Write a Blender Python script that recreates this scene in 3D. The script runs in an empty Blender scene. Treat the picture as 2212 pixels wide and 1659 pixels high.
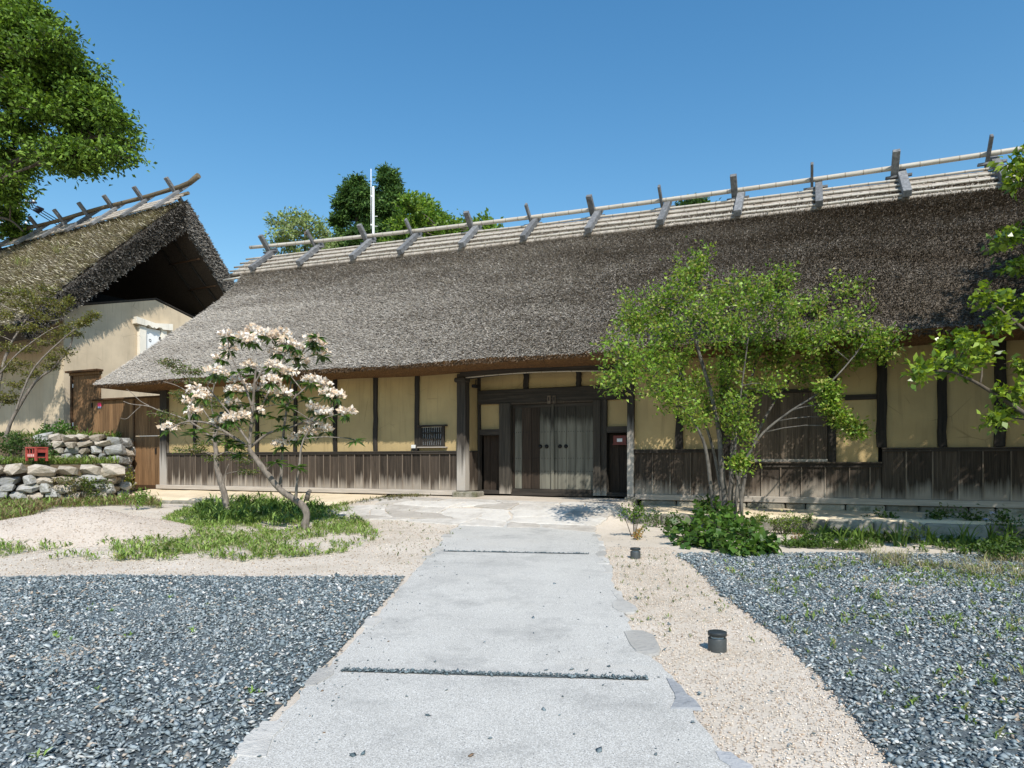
import bpy, bmesh, math, random
import numpy as np
from mathutils import Vector, Matrix

SC = bpy.context.scene
COL = SC.collection
R = math.radians
rng = np.random.default_rng(7)
random.seed(7)

# ------------------------------------------------------------------ camera, sky, sun
EYE = 1.55
cam = bpy.data.cameras.new('camera')
cam.lens = 24.0; cam.sensor_width = 36.0
cam.shift_y = 0.0755
cam.clip_end = 2000; cam.clip_start = .05
camo = bpy.data.objects.new('camera', cam); COL.objects.link(camo)
camo.location = (0, 0, EYE); camo.rotation_euler = (R(90), 0, 0)
SC.camera = camo

SUN_AZ, SUN_EL = 13.5, 47.0      # light travels towards +Y, turned to the left by SUN_AZ
W = bpy.data.worlds.new('World'); SC.world = W; W.use_nodes = True
wn = W.node_tree.nodes; wl = W.node_tree.links
bg = wn['Background']
sky = wn.new('ShaderNodeTexSky'); sky.sky_type = 'NISHITA'; sky.sun_disc = False
sky.sun_elevation = R(SUN_EL); sky.sun_rotation = R(180 - SUN_AZ)
sky.altitude = 250; sky.air_density = 1.5; sky.dust_density = 0.3; sky.ozone_density = 3.0
hsv = wn.new('ShaderNodeHueSaturation'); hsv.inputs['Saturation'].default_value = 1.31; hsv.inputs['Hue'].default_value = .497
wl.new(sky.outputs[0], hsv.inputs['Color']); wl.new(hsv.outputs[0], bg.inputs[0]); bg.inputs[1].default_value = 0.140

sl = bpy.data.lights.new('sun', 'SUN'); sl.energy = 4.9; sl.angle = R(.53); sl.color = (1, .95, .87)
so = bpy.data.objects.new('sun', sl); COL.objects.link(so)
tr = Vector((-math.sin(R(SUN_AZ)) * math.cos(R(SUN_EL)), math.cos(R(SUN_AZ)) * math.cos(R(SUN_EL)), -math.sin(R(SUN_EL))))
so.rotation_euler = tr.to_track_quat('-Z', 'Y').to_euler(); so.location = (6, -12, 20)
SC.view_settings.view_transform = 'Standard'; SC.view_settings.look = 'None'
SC.view_settings.exposure = 0.14; SC.view_settings.gamma = 1.0
SC.cycles.max_bounces = 6; SC.cycles.transparent_max_bounces = 4

# ------------------------------------------------------------------ helpers
FV = 24 / 36 * 2212            # focal length in pixels of a 2212 pixel wide view
def at(xv, yv, Y):             # a point of the place at depth Y, read from the view
    return Vector(((xv - 1106) / FV * Y, Y, EYE + (996.6 - yv) / FV * Y))
def tag(o, label=None, cat=None, group=None, kind=None):
    if label: o['label'] = label
    if cat: o['category'] = cat
    if group: o['group'] = group
    if kind: o['kind'] = kind
    return o
def empty(name, loc=(0, 0, 0), rz=0, parent=None):
    o = bpy.data.objects.new(name, None); COL.objects.link(o)
    o.location = loc; o.rotation_euler = (0, 0, rz); o.empty_display_size = .2
    if parent: o.parent = parent
    return o
def link(name, me, mat=None, parent=None, loc=None, rot=None, scale=None):
    o = bpy.data.objects.new(name, me); COL.objects.link(o)
    if mat is not None and not me.materials: me.materials.append(mat)
    if parent: o.parent = parent
    if loc is not None: o.location = loc
    if rot is not None: o.rotation_euler = rot
    if scale is not None: o.scale = scale
    return o
def mesh_np(name, V, F, col=None, smooth=False):
    V = np.asarray(V, dtype=np.float32); F = np.asarray(F, dtype=np.int32)
    me = bpy.data.meshes.new(name)
    n, k = F.shape
    me.vertices.add(len(V)); me.vertices.foreach_set('co', V.ravel())
    me.loops.add(n * k); me.loops.foreach_set('vertex_index', F.ravel())
    me.polygons.add(n)
    me.polygons.foreach_set('loop_start', np.arange(0, n * k, k, dtype=np.int32))
    me.polygons.foreach_set('loop_total', np.full(n, k, dtype=np.int32))
    if smooth: me.polygons.foreach_set('use_smooth', np.ones(n, dtype=bool))
    me.update(calc_edges=True)
    if col is not None:
        a = me.attributes.new('tint', 'FLOAT_COLOR', 'FACE')
        c = np.ones((n, 4), dtype=np.float32); c[:, :3] = col
        a.data.foreach_set('color', c.ravel())
    return me
class MB:
    def __init__(s): s.v = []; s.f = []; s.sm = []
    def add(s, vs, fs, smooth=False):
        b = len(s.v); s.v += [tuple(p) for p in vs]
        for f in fs: s.f.append([i + b for i in f]); s.sm.append(smooth)
        return s
    def box(s, x0, x1, y0, y1, z0, z1, c=0.0):
        if c <= 0:
            vs = [(x, y, z) for z in (z0, z1) for y in (y0, y1) for x in (x0, x1)]
            return s.add(vs, [(0, 2, 3, 1), (4, 5, 7, 6), (0, 1, 5, 4), (2, 6, 7, 3), (0, 4, 6, 2), (1, 3, 7, 5)])
        bm = bmesh.new(); bmesh.ops.create_cube(bm, size=1)
        for v in bm.verts:
            v.co = ((x0 + x1) / 2 + v.co.x * (x1 - x0), (y0 + y1) / 2 + v.co.y * (y1 - y0), (z0 + z1) / 2 + v.co.z * (z1 - z0))
        bmesh.ops.bevel(bm, geom=bm.edges[:], offset=c, segments=1, affect='EDGES')
        bm.verts.index_update()
        s.add([v.co[:] for v in bm.verts], [[v.index for v in f.verts] for f in bm.faces]); bm.free(); return s
    def beam(s, a, b, w, h, up=(0, 0, 1), c=0.0):     # square timber from a to b, w across, h along up
        a = Vector(a); b = Vector(b); d = (b - a); L = d.length; d.normalize()
        sd = d.cross(Vector(up)); sd.normalize(); u2 = sd.cross(d)
        m = MB().box(-w / 2, w / 2, 0, L, -h / 2, h / 2, c)
        return s.add([a + sd * p[0] + d * p[1] + u2 * p[2] for p in m.v], m.f)
    def tube(s, pts, rad, n=6, cap=True, smooth=True):
        pts = [Vector(p) for p in pts]
        if not hasattr(rad, '__len__'): rad = [rad] * len(pts)
        vs = []; prev = None
        for i, p in enumerate(pts):
            t = (pts[min(i + 1, len(pts) - 1)] - pts[max(i - 1, 0)])
            if t.length < 1e-6: t = Vector((0, 0, 1))
            t.normalize()
            if prev is None:
                e = t.cross(Vector((0, 0, 1)) if abs(t.z) < .9 else Vector((1, 0, 0)))
            else:
                e = prev - t * prev.dot(t)
            e.normalize(); prev = e; g = t.cross(e)
            for k in range(n):
                a = 2 * math.pi * k / n
                vs.append(p + (e * math.cos(a) + g * math.sin(a)) * rad[i])
        fs = []
        for i in range(len(pts) - 1):
            for k in range(n):
                fs.append((i * n + k, i * n + (k + 1) % n, (i + 1) * n + (k + 1) % n, (i + 1) * n + k))
        s.add(vs, fs, smooth)
        if cap:
            b = len(s.v) - len(vs)
            s.f.append([b + k for k in range(n)][::-1]); s.sm.append(False)
            s.f.append([b + (len(pts) - 1) * n + k for k in range(n)]); s.sm.append(False)
        return s
    def lathe(s, prof, n=28, c=(0, 0), smooth=True):
        vs = []; fs = []
        for r, z in prof:
            for k in range(n):
                a = 2 * math.pi * k / n; vs.append((c[0] + r * math.cos(a), c[1] + r * math.sin(a), z))
        for i in range(len(prof) - 1):
            for k in range(n): fs.append((i * n + k, i * n + (k + 1) % n, (i + 1) * n + (k + 1) % n, (i + 1) * n + k))
        s.add(vs, fs, smooth); b = len(s.v) - len(vs)
        s.f.append([b + (len(prof) - 1) * n + k for k in range(n)]); s.sm.append(False)
        return s
    def mesh(s, name):
        me = bpy.data.meshes.new(name); me.from_pydata([tuple(p) for p in s.v], [], s.f)
        me.polygons.foreach_set('use_smooth', s.sm); me.update(); return me
    def build(s, name, mat, parent=None, **k): return link(name, s.mesh(name), mat, parent, **k)
def box(name, mat, parent, x0, x1, y0, y1, z0, z1, c=0.0): return MB().box(x0, x1, y0, y1, z0, z1, c).build(name, mat, parent)
def sstep(a, b, x):
    t = min(1, max(0, (x - a) / (b - a))); return t * t * (3 - 2 * t)

# ------------------------------------------------------------------ materials
def newmat(name):
    m = bpy.data.materials.new(name); m.use_nodes = True
    nt = m.node_tree; b = nt.nodes['Principled BSDF']; b.inputs['Specular IOR Level'].default_value = .25
    return m, nt, b
def nd(nt, t, **k):
    n = nt.nodes.new(t)
    for a, v in k.items():
        if a.startswith('i_'):
            key = a[2:]; key = int(key) if key.isdigit() else key.replace('_', ' ')
            n.inputs[key].default_value = v
        else: setattr(n, a, v)
    return n
def coords(nt, scale=(1, 1, 1), kind='Object'):
    tc = nd(nt, 'ShaderNodeTexCoord'); mp = nd(nt, 'ShaderNodeMapping'); mp.inputs['Scale'].default_value = scale
    nt.links.new(tc.outputs[kind], mp.inputs['Vector']); return mp.outputs[0]
def noise(nt, vec, scale, detail=4, rough=.6, dist=0):
    n = nd(nt, 'ShaderNodeTexNoise'); n.inputs['Scale'].default_value = scale; n.inputs['Detail'].default_value = detail
    n.inputs['Roughness'].default_value = rough; n.inputs['Distortion'].default_value = dist
    nt.links.new(vec, n.inputs['Vector']); return n.outputs['Fac']
def ramp(nt, fac, stops):
    r = nd(nt, 'ShaderNodeValToRGB'); el = r.color_ramp.elements
    while len(el) > len(stops): el.remove(el[-1])
    while len(el) < len(stops): el.new(1)
    for e, (p, c) in zip(el, stops): e.position = p; e.color = (*c, 1) if len(c) == 3 else c
    nt.links.new(fac, r.inputs[0]); return r.outputs[0]
def mix(nt, a, b, fac, mode='MIX'):
    m = nd(nt, 'ShaderNodeMix', data_type='RGBA', blend_type=mode)
    for s, v in ((6, a), (7, b), (0, fac)):
        if hasattr(v, 'links') or hasattr(v, 'is_linked'): nt.links.new(v, m.inputs[s])
        elif s == 0: m.inputs[0].default_value = v
        else: m.inputs[s].default_value = (*v, 1)
    return m.outputs[2]
def mth(nt, op, a, b=0.0, c=None, clamp=False):
    m = nd(nt, 'ShaderNodeMath', operation=op, use_clamp=clamp)
    for i, v in enumerate((a, b, c)):
        if v is None: continue
        if hasattr(v, 'is_linked'): nt.links.new(v, m.inputs[i])
        else: m.inputs[i].default_value = v
    return m.outputs[0]
def mrange(nt, v, a, b, c=0.0, d=1.0):
    m = nd(nt, 'ShaderNodeMapRange'); nt.links.new(v, m.inputs[0])
    for i, q in enumerate((a, b, c, d)): m.inputs[i + 1].default_value = q
    return m.outputs[0]
def bump(nt, h, strength, dist, b):
    n = nd(nt, 'ShaderNodeBump'); n.inputs['Strength'].default_value = strength; n.inputs['Distance'].default_value = dist
    nt.links.new(h, n.inputs['Height']); nt.links.new(n.outputs[0], b.inputs['Normal'])
def setc(nt, b, c, rough=.8):
    if hasattr(c, 'is_linked'): nt.links.new(c, b.inputs['Base Color'])
    else: b.inputs['Base Color'].default_value = (*c, 1)
    b.inputs['Roughness'].default_value = rough
def zsep(nt, vec):
    s = nd(nt, 'ShaderNodeSeparateXYZ'); nt.links.new(vec, s.inputs[0]); return s.outputs
def objrand(nt): return nd(nt, 'ShaderNodeObjectInfo').outputs['Random']

def m_wood(name, dark, light, bleach=None, bz=(.12, .5), grain=(28, 28, 1.6), var=.35, rough=.85, streak=0):
    m, nt, b = newmat(name)
    tc = nd(nt, 'ShaderNodeTexCoord'); off = nd(nt, 'ShaderNodeVectorMath', operation='ADD')
    rnd = objrand(nt); cb = nd(nt, 'ShaderNodeCombineXYZ')
    nt.links.new(mth(nt, 'MULTIPLY', rnd, 37.0), cb.inputs[0]); nt.links.new(mth(nt, 'MULTIPLY', rnd, 11.0), cb.inputs[2])
    nt.links.new(tc.outputs['Object'], off.inputs[0]); nt.links.new(cb.outputs[0], off.inputs[1])
    mp = nd(nt, 'ShaderNodeMapping'); mp.inputs['Scale'].default_value = grain; nt.links.new(off.outputs[0], mp.inputs[0])
    g = noise(nt, mp.outputs[0], 1.0, 7, .62, .6)
    c = ramp(nt, g, [(.25, dark), (.5, tuple((x + y) / 2 * .9 for x, y in zip(dark, light))), (.75, light)])
    k = mrange(nt, rnd, 0, 1, 1 - var, 1 + var)
    kc = nd(nt, 'ShaderNodeCombineColor')
    for i in range(3): nt.links.new(k, kc.inputs[i])
    c = mix(nt, c, kc.outputs[0], 1.0, 'MULTIPLY')
    if bleach:
        z = zsep(nt, tc.outputs['Object'])[2]
        n2 = noise(nt, mp.outputs[0], .45, 4, .6)
        zz = mth(nt, 'ADD', z, mth(nt, 'MULTIPLY', mth(nt, 'SUBTRACT', n2, .5), (bz[1] - bz[0]) * 2.2))
        zz = mth(nt, 'ADD', zz, mth(nt, 'MULTIPLY', mth(nt, 'SUBTRACT', rnd, .5), (bz[1] - bz[0]) * .9))
        k = mrange(nt, zz, bz[0], bz[1], .85, 0)
        if streak: k = mth(nt, 'MULTIPLY', k, mrange(nt, noise(nt, mp.outputs[0], .33, 3, .5), .32, .6, .35, 1))
        c = mix(nt, c, bleach, k)
    setc(nt, b, c, rough); bump(nt, g, .5, .006, b); return m
def m_plaster(name, col, dirt=(.5, .38, .22)):
    m, nt, b = newmat(name); v = coords(nt)
    big = noise(nt, v, .9, 4, .55); fine = noise(nt, v, 26, 6, .7)
    c = mix(nt, tuple(x * .82 for x in col), tuple(min(1, x * 1.1) for x in col), mrange(nt, big, .3, .7))
    c = mix(nt, c, tuple(x * y for x, y in zip(col, dirt)), mrange(nt, fine, .62, .85, 0, .5))
    st = noise(nt, coords(nt, (9, 9, .7)), 1, 4, .6)
    c = mix(nt, c, tuple(x * .6 for x in col), mrange(nt, st, .54, .76, 0, .55))
    vo = nd(nt, 'ShaderNodeTexVoronoi', feature='DISTANCE_TO_EDGE'); vo.inputs['Scale'].default_value = 1.1; nt.links.new(v, vo.inputs['Vector'])
    crack = mth(nt, 'MULTIPLY', mrange(nt, vo.outputs['Distance'], 0, .012, 1, 0), mrange(nt, noise(nt, v, 1.3, 3, .5), .5, .62, 0, .6))
    c = mix(nt, c, tuple(x * .35 for x in col), crack)
    setc(nt, b, c, .92); bump(nt, fine, .35, .01, b); return m
def m_stone(name, a, c2, moss=None):
    m, nt, b = newmat(name); v = coords(nt); rnd = objrand(nt)
    n1 = noise(nt, v, 3.5, 6, .65); n2 = noise(nt, v, 22, 5, .7)
    c = mix(nt, a, c2, mrange(nt, mth(nt, 'ADD', n1, mth(nt, 'MULTIPLY', mth(nt, 'SUBTRACT', rnd, .5), .5)), .3, .72))
    c = mix(nt, c, tuple(x * .35 for x in a), mrange(nt, n2, .58, .75, 0, .6))
    if moss:
        c = mix(nt, c, moss, mrange(nt, noise(nt, v, 2.2, 5, .7), .53, .66, 0, .85))
    setc(nt, b, c, .9); bump(nt, mth(nt, 'ADD', n1, mth(nt, 'MULTIPLY', n2, .4)), .8, .05, b); return m
def m_leaf(name, trans=.35, gloss=.35, rough=.45):
    m, nt, b = newmat(name)
    a = nd(nt, 'ShaderNodeAttribute', attribute_name='tint')
    nt.links.new(a.outputs['Color'], b.inputs['Base Color']); b.inputs['Roughness'].default_value = rough
    b.inputs['Specular IOR Level'].default_value = gloss
    t = nd(nt, 'ShaderNodeBsdfTranslucent'); hs = nd(nt, 'ShaderNodeHueSaturation'); hs.inputs['Saturation'].default_value = 1.1
    hs.inputs['Value'].default_value = 1.5; hs.inputs['Hue'].default_value = .49
    nt.links.new(a.outputs['Color'], hs.inputs['Color']); nt.links.new(hs.outputs[0], t.inputs[0])
    mx = nd(nt, 'ShaderNodeMixShader'); mx.inputs[0].default_value = trans
    nt.links.new(b.outputs[0], mx.inputs[1]); nt.links.new(t.outputs[0], mx.inputs[2])
    nt.links.new(mx.outputs[0], nt.nodes['Material Output'].inputs[0]); return m
def m_tint(name, rough=.85, spec=.2, nz=None):
    m, nt, b = newmat(name); a = nd(nt, 'ShaderNodeAttribute', attribute_name='tint'); c = a.outputs['Color']
    if nz:
        c = mix(nt, c, nz[2], mrange(nt, noise(nt, coords(nt, nz[3] if len(nz) > 3 else (1, 1, 1)), nz[0], 5, .65), .42, .68, 0, nz[1]), 'MULTIPLY')
    setc(nt, b, c, rough); b.inputs['Specular IOR Level'].default_value = spec; return m
def m_flat(name, col, rough=.6, spec=.3, metal=0, nz=.25, ns=12):
    m, nt, b = newmat(name)
    n = noise(nt, coords(nt), ns, 5, .65)
    setc(nt, b, mix(nt, tuple(x * (1 - nz) for x in col), tuple(min(1, x * (1 + nz)) for x in col), mrange(nt, n, .3, .7)), rough)
    b.inputs['Specular IOR Level'].default_value = spec; b.inputs['Metallic'].default_value = metal; return m
def m_ground(name, c1, c2, spk, fine=150, big=.8, bstr=.5, dark=.45, extra=None):
    m, nt, b = newmat(name); v = coords(nt)
    n1 = noise(nt, v, big, 5, .62); n2 = noise(nt, v, fine, 3, .7); n3 = noise(nt, v, fine * .28, 4, .65)
    c = mix(nt, c1, c2, mrange(nt, n1, .32, .68))
    c = mix(nt, c, spk, mrange(nt, n2, .55, .72, 0, dark))
    c = mix(nt, c, tuple(min(1, x * 1.25) for x in c2), mrange(nt, n2, .44, .3, 0, .6))
    c = mix(nt, c, tuple(x * .62 for x in spk), mrange(nt, n3, .6, .78, 0, .45))
    if extra: c = mix(nt, c, extra, mrange(nt, noise(nt, v, 1.7, 6, .7), .55, .7, 0, .5))
    setc(nt, b, c, .95); bump(nt, mth(nt, 'ADD', n2, n3), bstr, .012, b); return m

M = {}
M['sand'] = m_ground('sandy_ground', (.50, .43, .345), (.64, .565, .475), (.34, .27, .19), 70, .9, .7, .6, (.43, .36, .275))
M['heap'] = m_ground('heaped_sand', (.50, .425, .35), (.58, .50, .42), (.34, .27, .21), 60, 2, .8, .5)
M['earth'] = m_ground('packed_earth', (.58, .47, .32), (.72, .60, .43), (.42, .32, .2), 60, 1.2, .3, .25)
M['soil'] = m_ground('garden_soil', (.10, .075, .05), (.2, .15, .09), (.05, .04, .03), 60, 1.6, .8)
M['bed'] = m_ground('gravel_bed', (.06, .075, .082), (.13, .15, .155), (.025, .032, .036), 70, 1.2, 1)
def m_path():
    m, nt, b = newmat('washed_concrete'); v = coords(nt)
    n1 = noise(nt, v, .9, 5, .6); n2 = noise(nt, v, 120, 3, .7); n3 = noise(nt, v, 60, 3, .6)
    vo = nd(nt, 'ShaderNodeTexVoronoi'); vo.inputs['Scale'].default_value = 62; nt.links.new(v, vo.inputs['Vector'])
    c = mix(nt, (.44, .42, .38), (.54, .515, .465), mrange(nt, n1, .3, .7))
    c = mix(nt, c, (.17, .17, .165), mrange(nt, n2, .52, .66, 0, .75))
    c = mix(nt, c, (.80, .79, .75), mrange(nt, n2, .47, .36, 0, .7))
    sel = mth(nt, 'LESS_THAN', vo.outputs['Distance'], .24)
    cs = zsep(nt, vo.outputs['Color'])
    sel = mth(nt, 'MULTIPLY', sel, mth(nt, 'GREATER_THAN', cs[0], .86))
    c = mix(nt, c, (.09, .10, .11), mth(nt, 'MULTIPLY', sel, .85))
    c = mix(nt, c, (.24, .235, .22), mrange(nt, noise(nt, v, 1.3, 8, .74), .50, .70, 0, .6))
    c = mix(nt, c, (.55, .50, .42), mrange(nt, noise(nt, v, .55, 6, .7), .56, .72, 0, .4))
    setc(nt, b, c, .88); bump(nt, mth(nt, 'ADD', n2, mth(nt, 'MULTIPLY', n3, .6)), .35, .008, b); return m
M['path'] = m_path()
M['chip'] = m_tint('gravel_chip', .7, .35, (90, .5, (.5, .5, .5)))
M['plaster'] = m_plaster('ochre_plaster', (.45, .335, .165))
M['kura_plaster'] = m_plaster('pale_plaster', (.60, .49, .345))
M['white'] = m_plaster('white_plaster', (.86, .80, .68))
M['whitest'] = m_flat('white_paint', (.86, .86, .84), .6, .3, 0, .05, 3)
M['post'] = m_wood('dark_post_wood', (.018, .016, .014), (.075, .062, .05), (.46, .42, .37), (.95, 1.6), (24, 24, 1.2), .15)
M['jamb'] = m_wood('door_jamb_wood', (.018, .016, .014), (.075, .064, .05), (.42, .37, .31), (.08, .34), (24, 24, 1.2), .2)
M['stud'] = m_wood('dark_stud_wood', (.014, .012, .010), (.05, .042, .034), None, (0, 1), (24, 24, 1.2), .25)
M['board'] = m_wood('wainscot_wood', (.02, .015, .011), (.105, .08, .06), (.36, .31, .255), (.10, .40), (30, 30, 1.3), .38)
M['batten'] = m_wood('batten_wood', (.07, .054, .04), (.19, .15, .115), (.46, .40, .33), (.1, .5), (30, 30, 1.3), .4)
M['sill'] = m_wood('bleached_sill_wood', (.30, .26, .22), (.56, .50, .43), None, (0, 1), (1.3, 30, 30), .12)
M['hwood'] = m_wood('dark_beam_wood', (.018, .016, .014), (.075, .062, .05), None, (0, 1), (1.3, 26, 26), .2)
M['door'] = m_wood('gate_door_wood', (.022, .02, .016), (.075, .067, .053), (.21, .20, .16), (1.72, 1.95), (30, 30, 1.4), .2, .85, 1)
M['door_dark'] = m_wood('gate_door_dark_wood', (.02, .014, .010), (.07, .05, .036), None, (0, 1), (30, 30, 1.4), .2)
M['panel'] = m_wood('shutter_wood', (.05, .037, .027), (.20, .155, .115), None, (0, 1), (34, 34, 1.6), .25)
M['fence'] = m_wood('brown_fence_wood', (.105, .055, .026), (.30, .175, .085), None, (0, 1), (30, 30, 1.2), .22)
M['fence_dark'] = m_wood('brown_fence_trim', (.05, .026, .012), (.12, .065, .032), None, (0, 1), (2, 30, 30), .2)
M['grey_wood'] = m_wood('grey_ridge_timber', (.085, .088, .092), (.26, .262, .265), None, (0, 1), (16, 4, 16), .22)
M['log'] = m_wood('old_log', (.07, .055, .035), (.22, .18, .12), None, (0, 1), (1.5, 20, 20), .2)
def m_bamboo():
    m, nt, b = newmat('dry_bamboo'); v = coords(nt); x = zsep(nt, v)[0]
    rnd = objrand(nt)
    fr = mth(nt, 'FRACT', mth(nt, 'MULTIPLY', mth(nt, 'ADD', x, mth(nt, 'MULTIPLY', rnd, 9.0)), 2.6))
    node = mth(nt, 'LESS_THAN', fr, .05)
    n = noise(nt, coords(nt, (1.2, 20, 20)), 1, 5, .6)
    c = mix(nt, (.38, .345, .285), (.55, .51, .44), mrange(nt, n, .3, .7))
    c = mix(nt, c, (.20, .16, .11), mth(nt, 'MULTIPLY', node, .8))
    setc(nt, b, c, .5); return m
M['bamboo'] = m_bamboo()
def m_bark_sheet():
    m, nt, b = newmat('ridge_bark'); n = noise(nt, coords(nt, (9, 1.2, 1.2)), 1, 6, .7); n2 = noise(nt, coords(nt), 3, 4, .6)
    c = ramp(nt, n, [(.3, (.10, .09, .075)), (.45, (.34, .30, .255)), (.7, (.52, .47, .40))])
    c = mix(nt, c, (.28, .22, .16), mrange(nt, n2, .5, .7, 0, .6))
    setc(nt, b, c, .9); bump(nt, n, 1, .03, b); return m
M['bark_sheet'] = m_bark_sheet()
M['thatch'] = m_tint('weathered_thatch', .95, .05, (1.1, .35, (.55, .52, .48), (.5, 1.6, 1.6)))
M['thatch_base'] = m_flat('thatch_core', (.075, .062, .05), .95, .05, 0, .5, 30)
M['kura_thatch'] = m_tint('mossy_thatch', .95, .05, (1.2, .65, (.66, .66, .42)))
def m_soffit():
    m, nt, b = newmat('cut_thatch_brown'); n = noise(nt, coords(nt, (26, 60, 60)), 1, 4, .7, .8); n2 = noise(nt, coords(nt), 5, 5, .7)
    c = ramp(nt, n, [(.36, (.03, .016, .008)), (.5, (.17, .085, .032)), (.68, (.40, .23, .10))])
    c = mix(nt, c, (.07, .045, .03), mrange(nt, n2, .5, .72, 0, .7))
    setc(nt, b, c, .95); bump(nt, n, 1, .03, b); return m
M['soffit'] = m_soffit()
M['stone_pale'] = m_stone('pale_wall_stone', (.33, .28, .22), (.54, .48, .40), (.22, .19, .11))
M['stone_grey'] = m_stone('grey_wall_stone', (.26, .26, .25), (.50, .49, .46), (.16, .15, .06))
M['curb'] = m_stone('curb_stone', (.18, .165, .135), (.34, .315, .26), (.10, .10, .05))
M['flag'] = m_stone('flagstone', (.40, .36, .31), (.60, .56, .50))
M['edge_stone'] = m_stone('edging_stone', (.38, .36, .325), (.54, .515, .47))
M['edge_stone_blue'] = m_stone('bluish_edging_stone', (.29, .295, .30), (.42, .42, .42))
M['leaf'] = m_leaf('leaf'); M['leaf_gloss'] = m_leaf('glossy_leaf', .3, .55, .35); M['needle'] = m_leaf('dense_foliage', .2, .2, .6)
M['petal'] = m_leaf('petal', .3, .15, .7)
M['bark'] = m_wood('pale_bark', (.09, .075, .062), (.33, .285, .24), None, (0, 1), (18, 18, 6), .1)
M['bark_dark'] = m_wood('dark_bark', (.05, .04, .03), (.17, .14, .11), None, (0, 1), (18, 18, 6), .1)
M['bark_mottled'] = m_wood('mottled_bark', (.04, .036, .032), (.24, .22, .19), None, (0, 1), (9, 9, 5), .1)
M['metal_dark'] = m_flat('dark_grey_metal', (.07, .075, .075), .45, .4, .3, .12, 40)
M['metal_top'] = m_flat('dark_lamp_top', (.035, .042, .045), .5, .4, .2, .12, 40)
M['metal_pale'] = m_flat('pale_lamp_neck', (.52, .53, .52), .35, .5, .2, .05)
M['iron'] = m_flat('black_iron', (.012, .012, .013), .6, .4, .3, .2)
M['mast'] = m_flat('white_painted_steel', (.82, .83, .84), .5, .4, 0, .05)
M['concrete'] = m_flat('pole_concrete', (.42, .40, .37), .9, .2, 0, .15)
M['cable'] = m_flat('cable_rubber', (.014, .018, .03), .6, .3, 0, .1)
M['red'] = m_flat('faded_red_plastic', (.36, .065, .05), .5, .35, 0, .2, 9)
M['crate_print'] = m_flat('crate_white_print', (.66, .42, .38), .7, .2, 0, .1)
M['sign_red'] = m_flat('dark_red_paint', (.16, .03, .02), .5, .4, 0, .2)
M['paper'] = m_flat('white_paper', (.80, .80, .80), .8, .2, 0, .04)
M['pink'] = m_flat('pink_red_sticker', (.86, .05, .16), .5, .3, 0, .03)
M['blue_print'] = m_flat('sticker_blue_print', (.35, .42, .62), .6, .3, 0, .2, 90)
M['grey_box'] = m_flat('pale_grey_plastic', (.62, .62, .60), .5, .4, 0, .05)
M['shoji'] = m_flat('window_paper', (.84, .87, .88), .8, .2, 0, .05)
M['black'] = m_flat('dark_interior', (.012, .012, .012), .9, .1, 0, .2)

# ------------------------------------------------------------------ ground
FA = R(23.553); FO = (-1.425, 17.62); BASE = .677
UX, UY = math.cos(FA), -math.sin(FA); NX, NY = math.sin(FA), math.cos(FA)
def to_uv(X, Y):
    dx, dy = X - FO[0], Y - FO[1]; return dx * UX + dy * UY, dx * NX + dy * NY
def from_uv(u, v): return FO[0] + u * UX + v * NX, FO[1] + u * UY + v * NY
def zslope(Y): return .027 * min(12.8, max(0, Y - 5))
def zg(X, Y):
    z = zslope(Y); u, v = to_uv(X, Y)
    w = sstep(-3.4, -1.2, u) * (1 - sstep(4.55, 5.0, u)); r = sstep(-3.5, -.9, v)
    z += (.645 - z) * w * r
    z += .012 * math.sin(X * 2.1 + Y) * math.sin(Y * 1.7 - X * .6) * (0 if (abs(X) < 2.6 and Y < 14) else 1)
    return z
def gp(xv, yv):                # where the view ray through (xv, yv) meets the sloping ground
    dy = yv - 996.6; Y = 1.685 * FV / (dy + .027 * FV)
    if Y < 5: Y = EYE * FV / dy
    return (xv - 1106) / FV * Y, Y
xs = np.unique(np.round(np.concatenate([np.linspace(-400, -40, 7), np.linspace(-40, -16, 9), np.linspace(-16, 16, 129), np.linspace(16, 40, 9), np.linspace(40, 400, 7)]), 3))
ys = np.unique(np.round(np.concatenate([np.linspace(-300, -10, 6), np.linspace(-10, 2, 13), np.linspace(2, 20, 91), np.linspace(20, 60, 9), np.linspace(60, 900, 7)]), 3))
V = [(x, y, zg(x, y)) for y in ys for x in xs]; nx = len(xs)
Fq = [(j * nx + i, j * nx + i + 1, (j + 1) * nx + i + 1, (j + 1) * nx + i) for j in range(len(ys) - 1) for i in range(nx - 1)]
tag(link('ground', mesh_np('ground', V, Fq, smooth=True), M['sand']), 'pale sandy ground around the house and path', kind='structure')

def interp(pts, Y):            # pts sorted by Y
    return float(np.interp(Y, [p[1] for p in pts], [p[0] for p in pts]))
def rows_sheet(name, L, Rr, y0, y1, n, lift, mat, kind, label):
    V = []; Fs = []
    for i in range(n + 1):
        Y = y0 + (y1 - y0) * i / n; a, b = interp(L, Y), interp(Rr, Y)
        for k in range(9):
            X = a + (b - a) * k / 8; V.append((X, Y, zg(X, Y) + lift))
    for i in range(n):
        for k in range(8): Fs.append((i * 9 + k, i * 9 + k + 1, (i + 1) * 9 + k + 1, (i + 1) * 9 + k))
    o = link(name, mesh_np(name, V, Fs, smooth=True), mat); tag(o, label, kind=kind); return o
def edge(pxs):
    return sorted([gp(*p) for p in pxs], key=lambda p: p[1])
PL = edge([(510, 1659), (556, 1600), (610, 1545), (655, 1500), (705, 1450), (742, 1415), (775, 1375), (820, 1325), (856, 1285), (886, 1245), (905, 1225), (930, 1200), (952, 1175), (975, 1148), (1000, 1131)])
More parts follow.
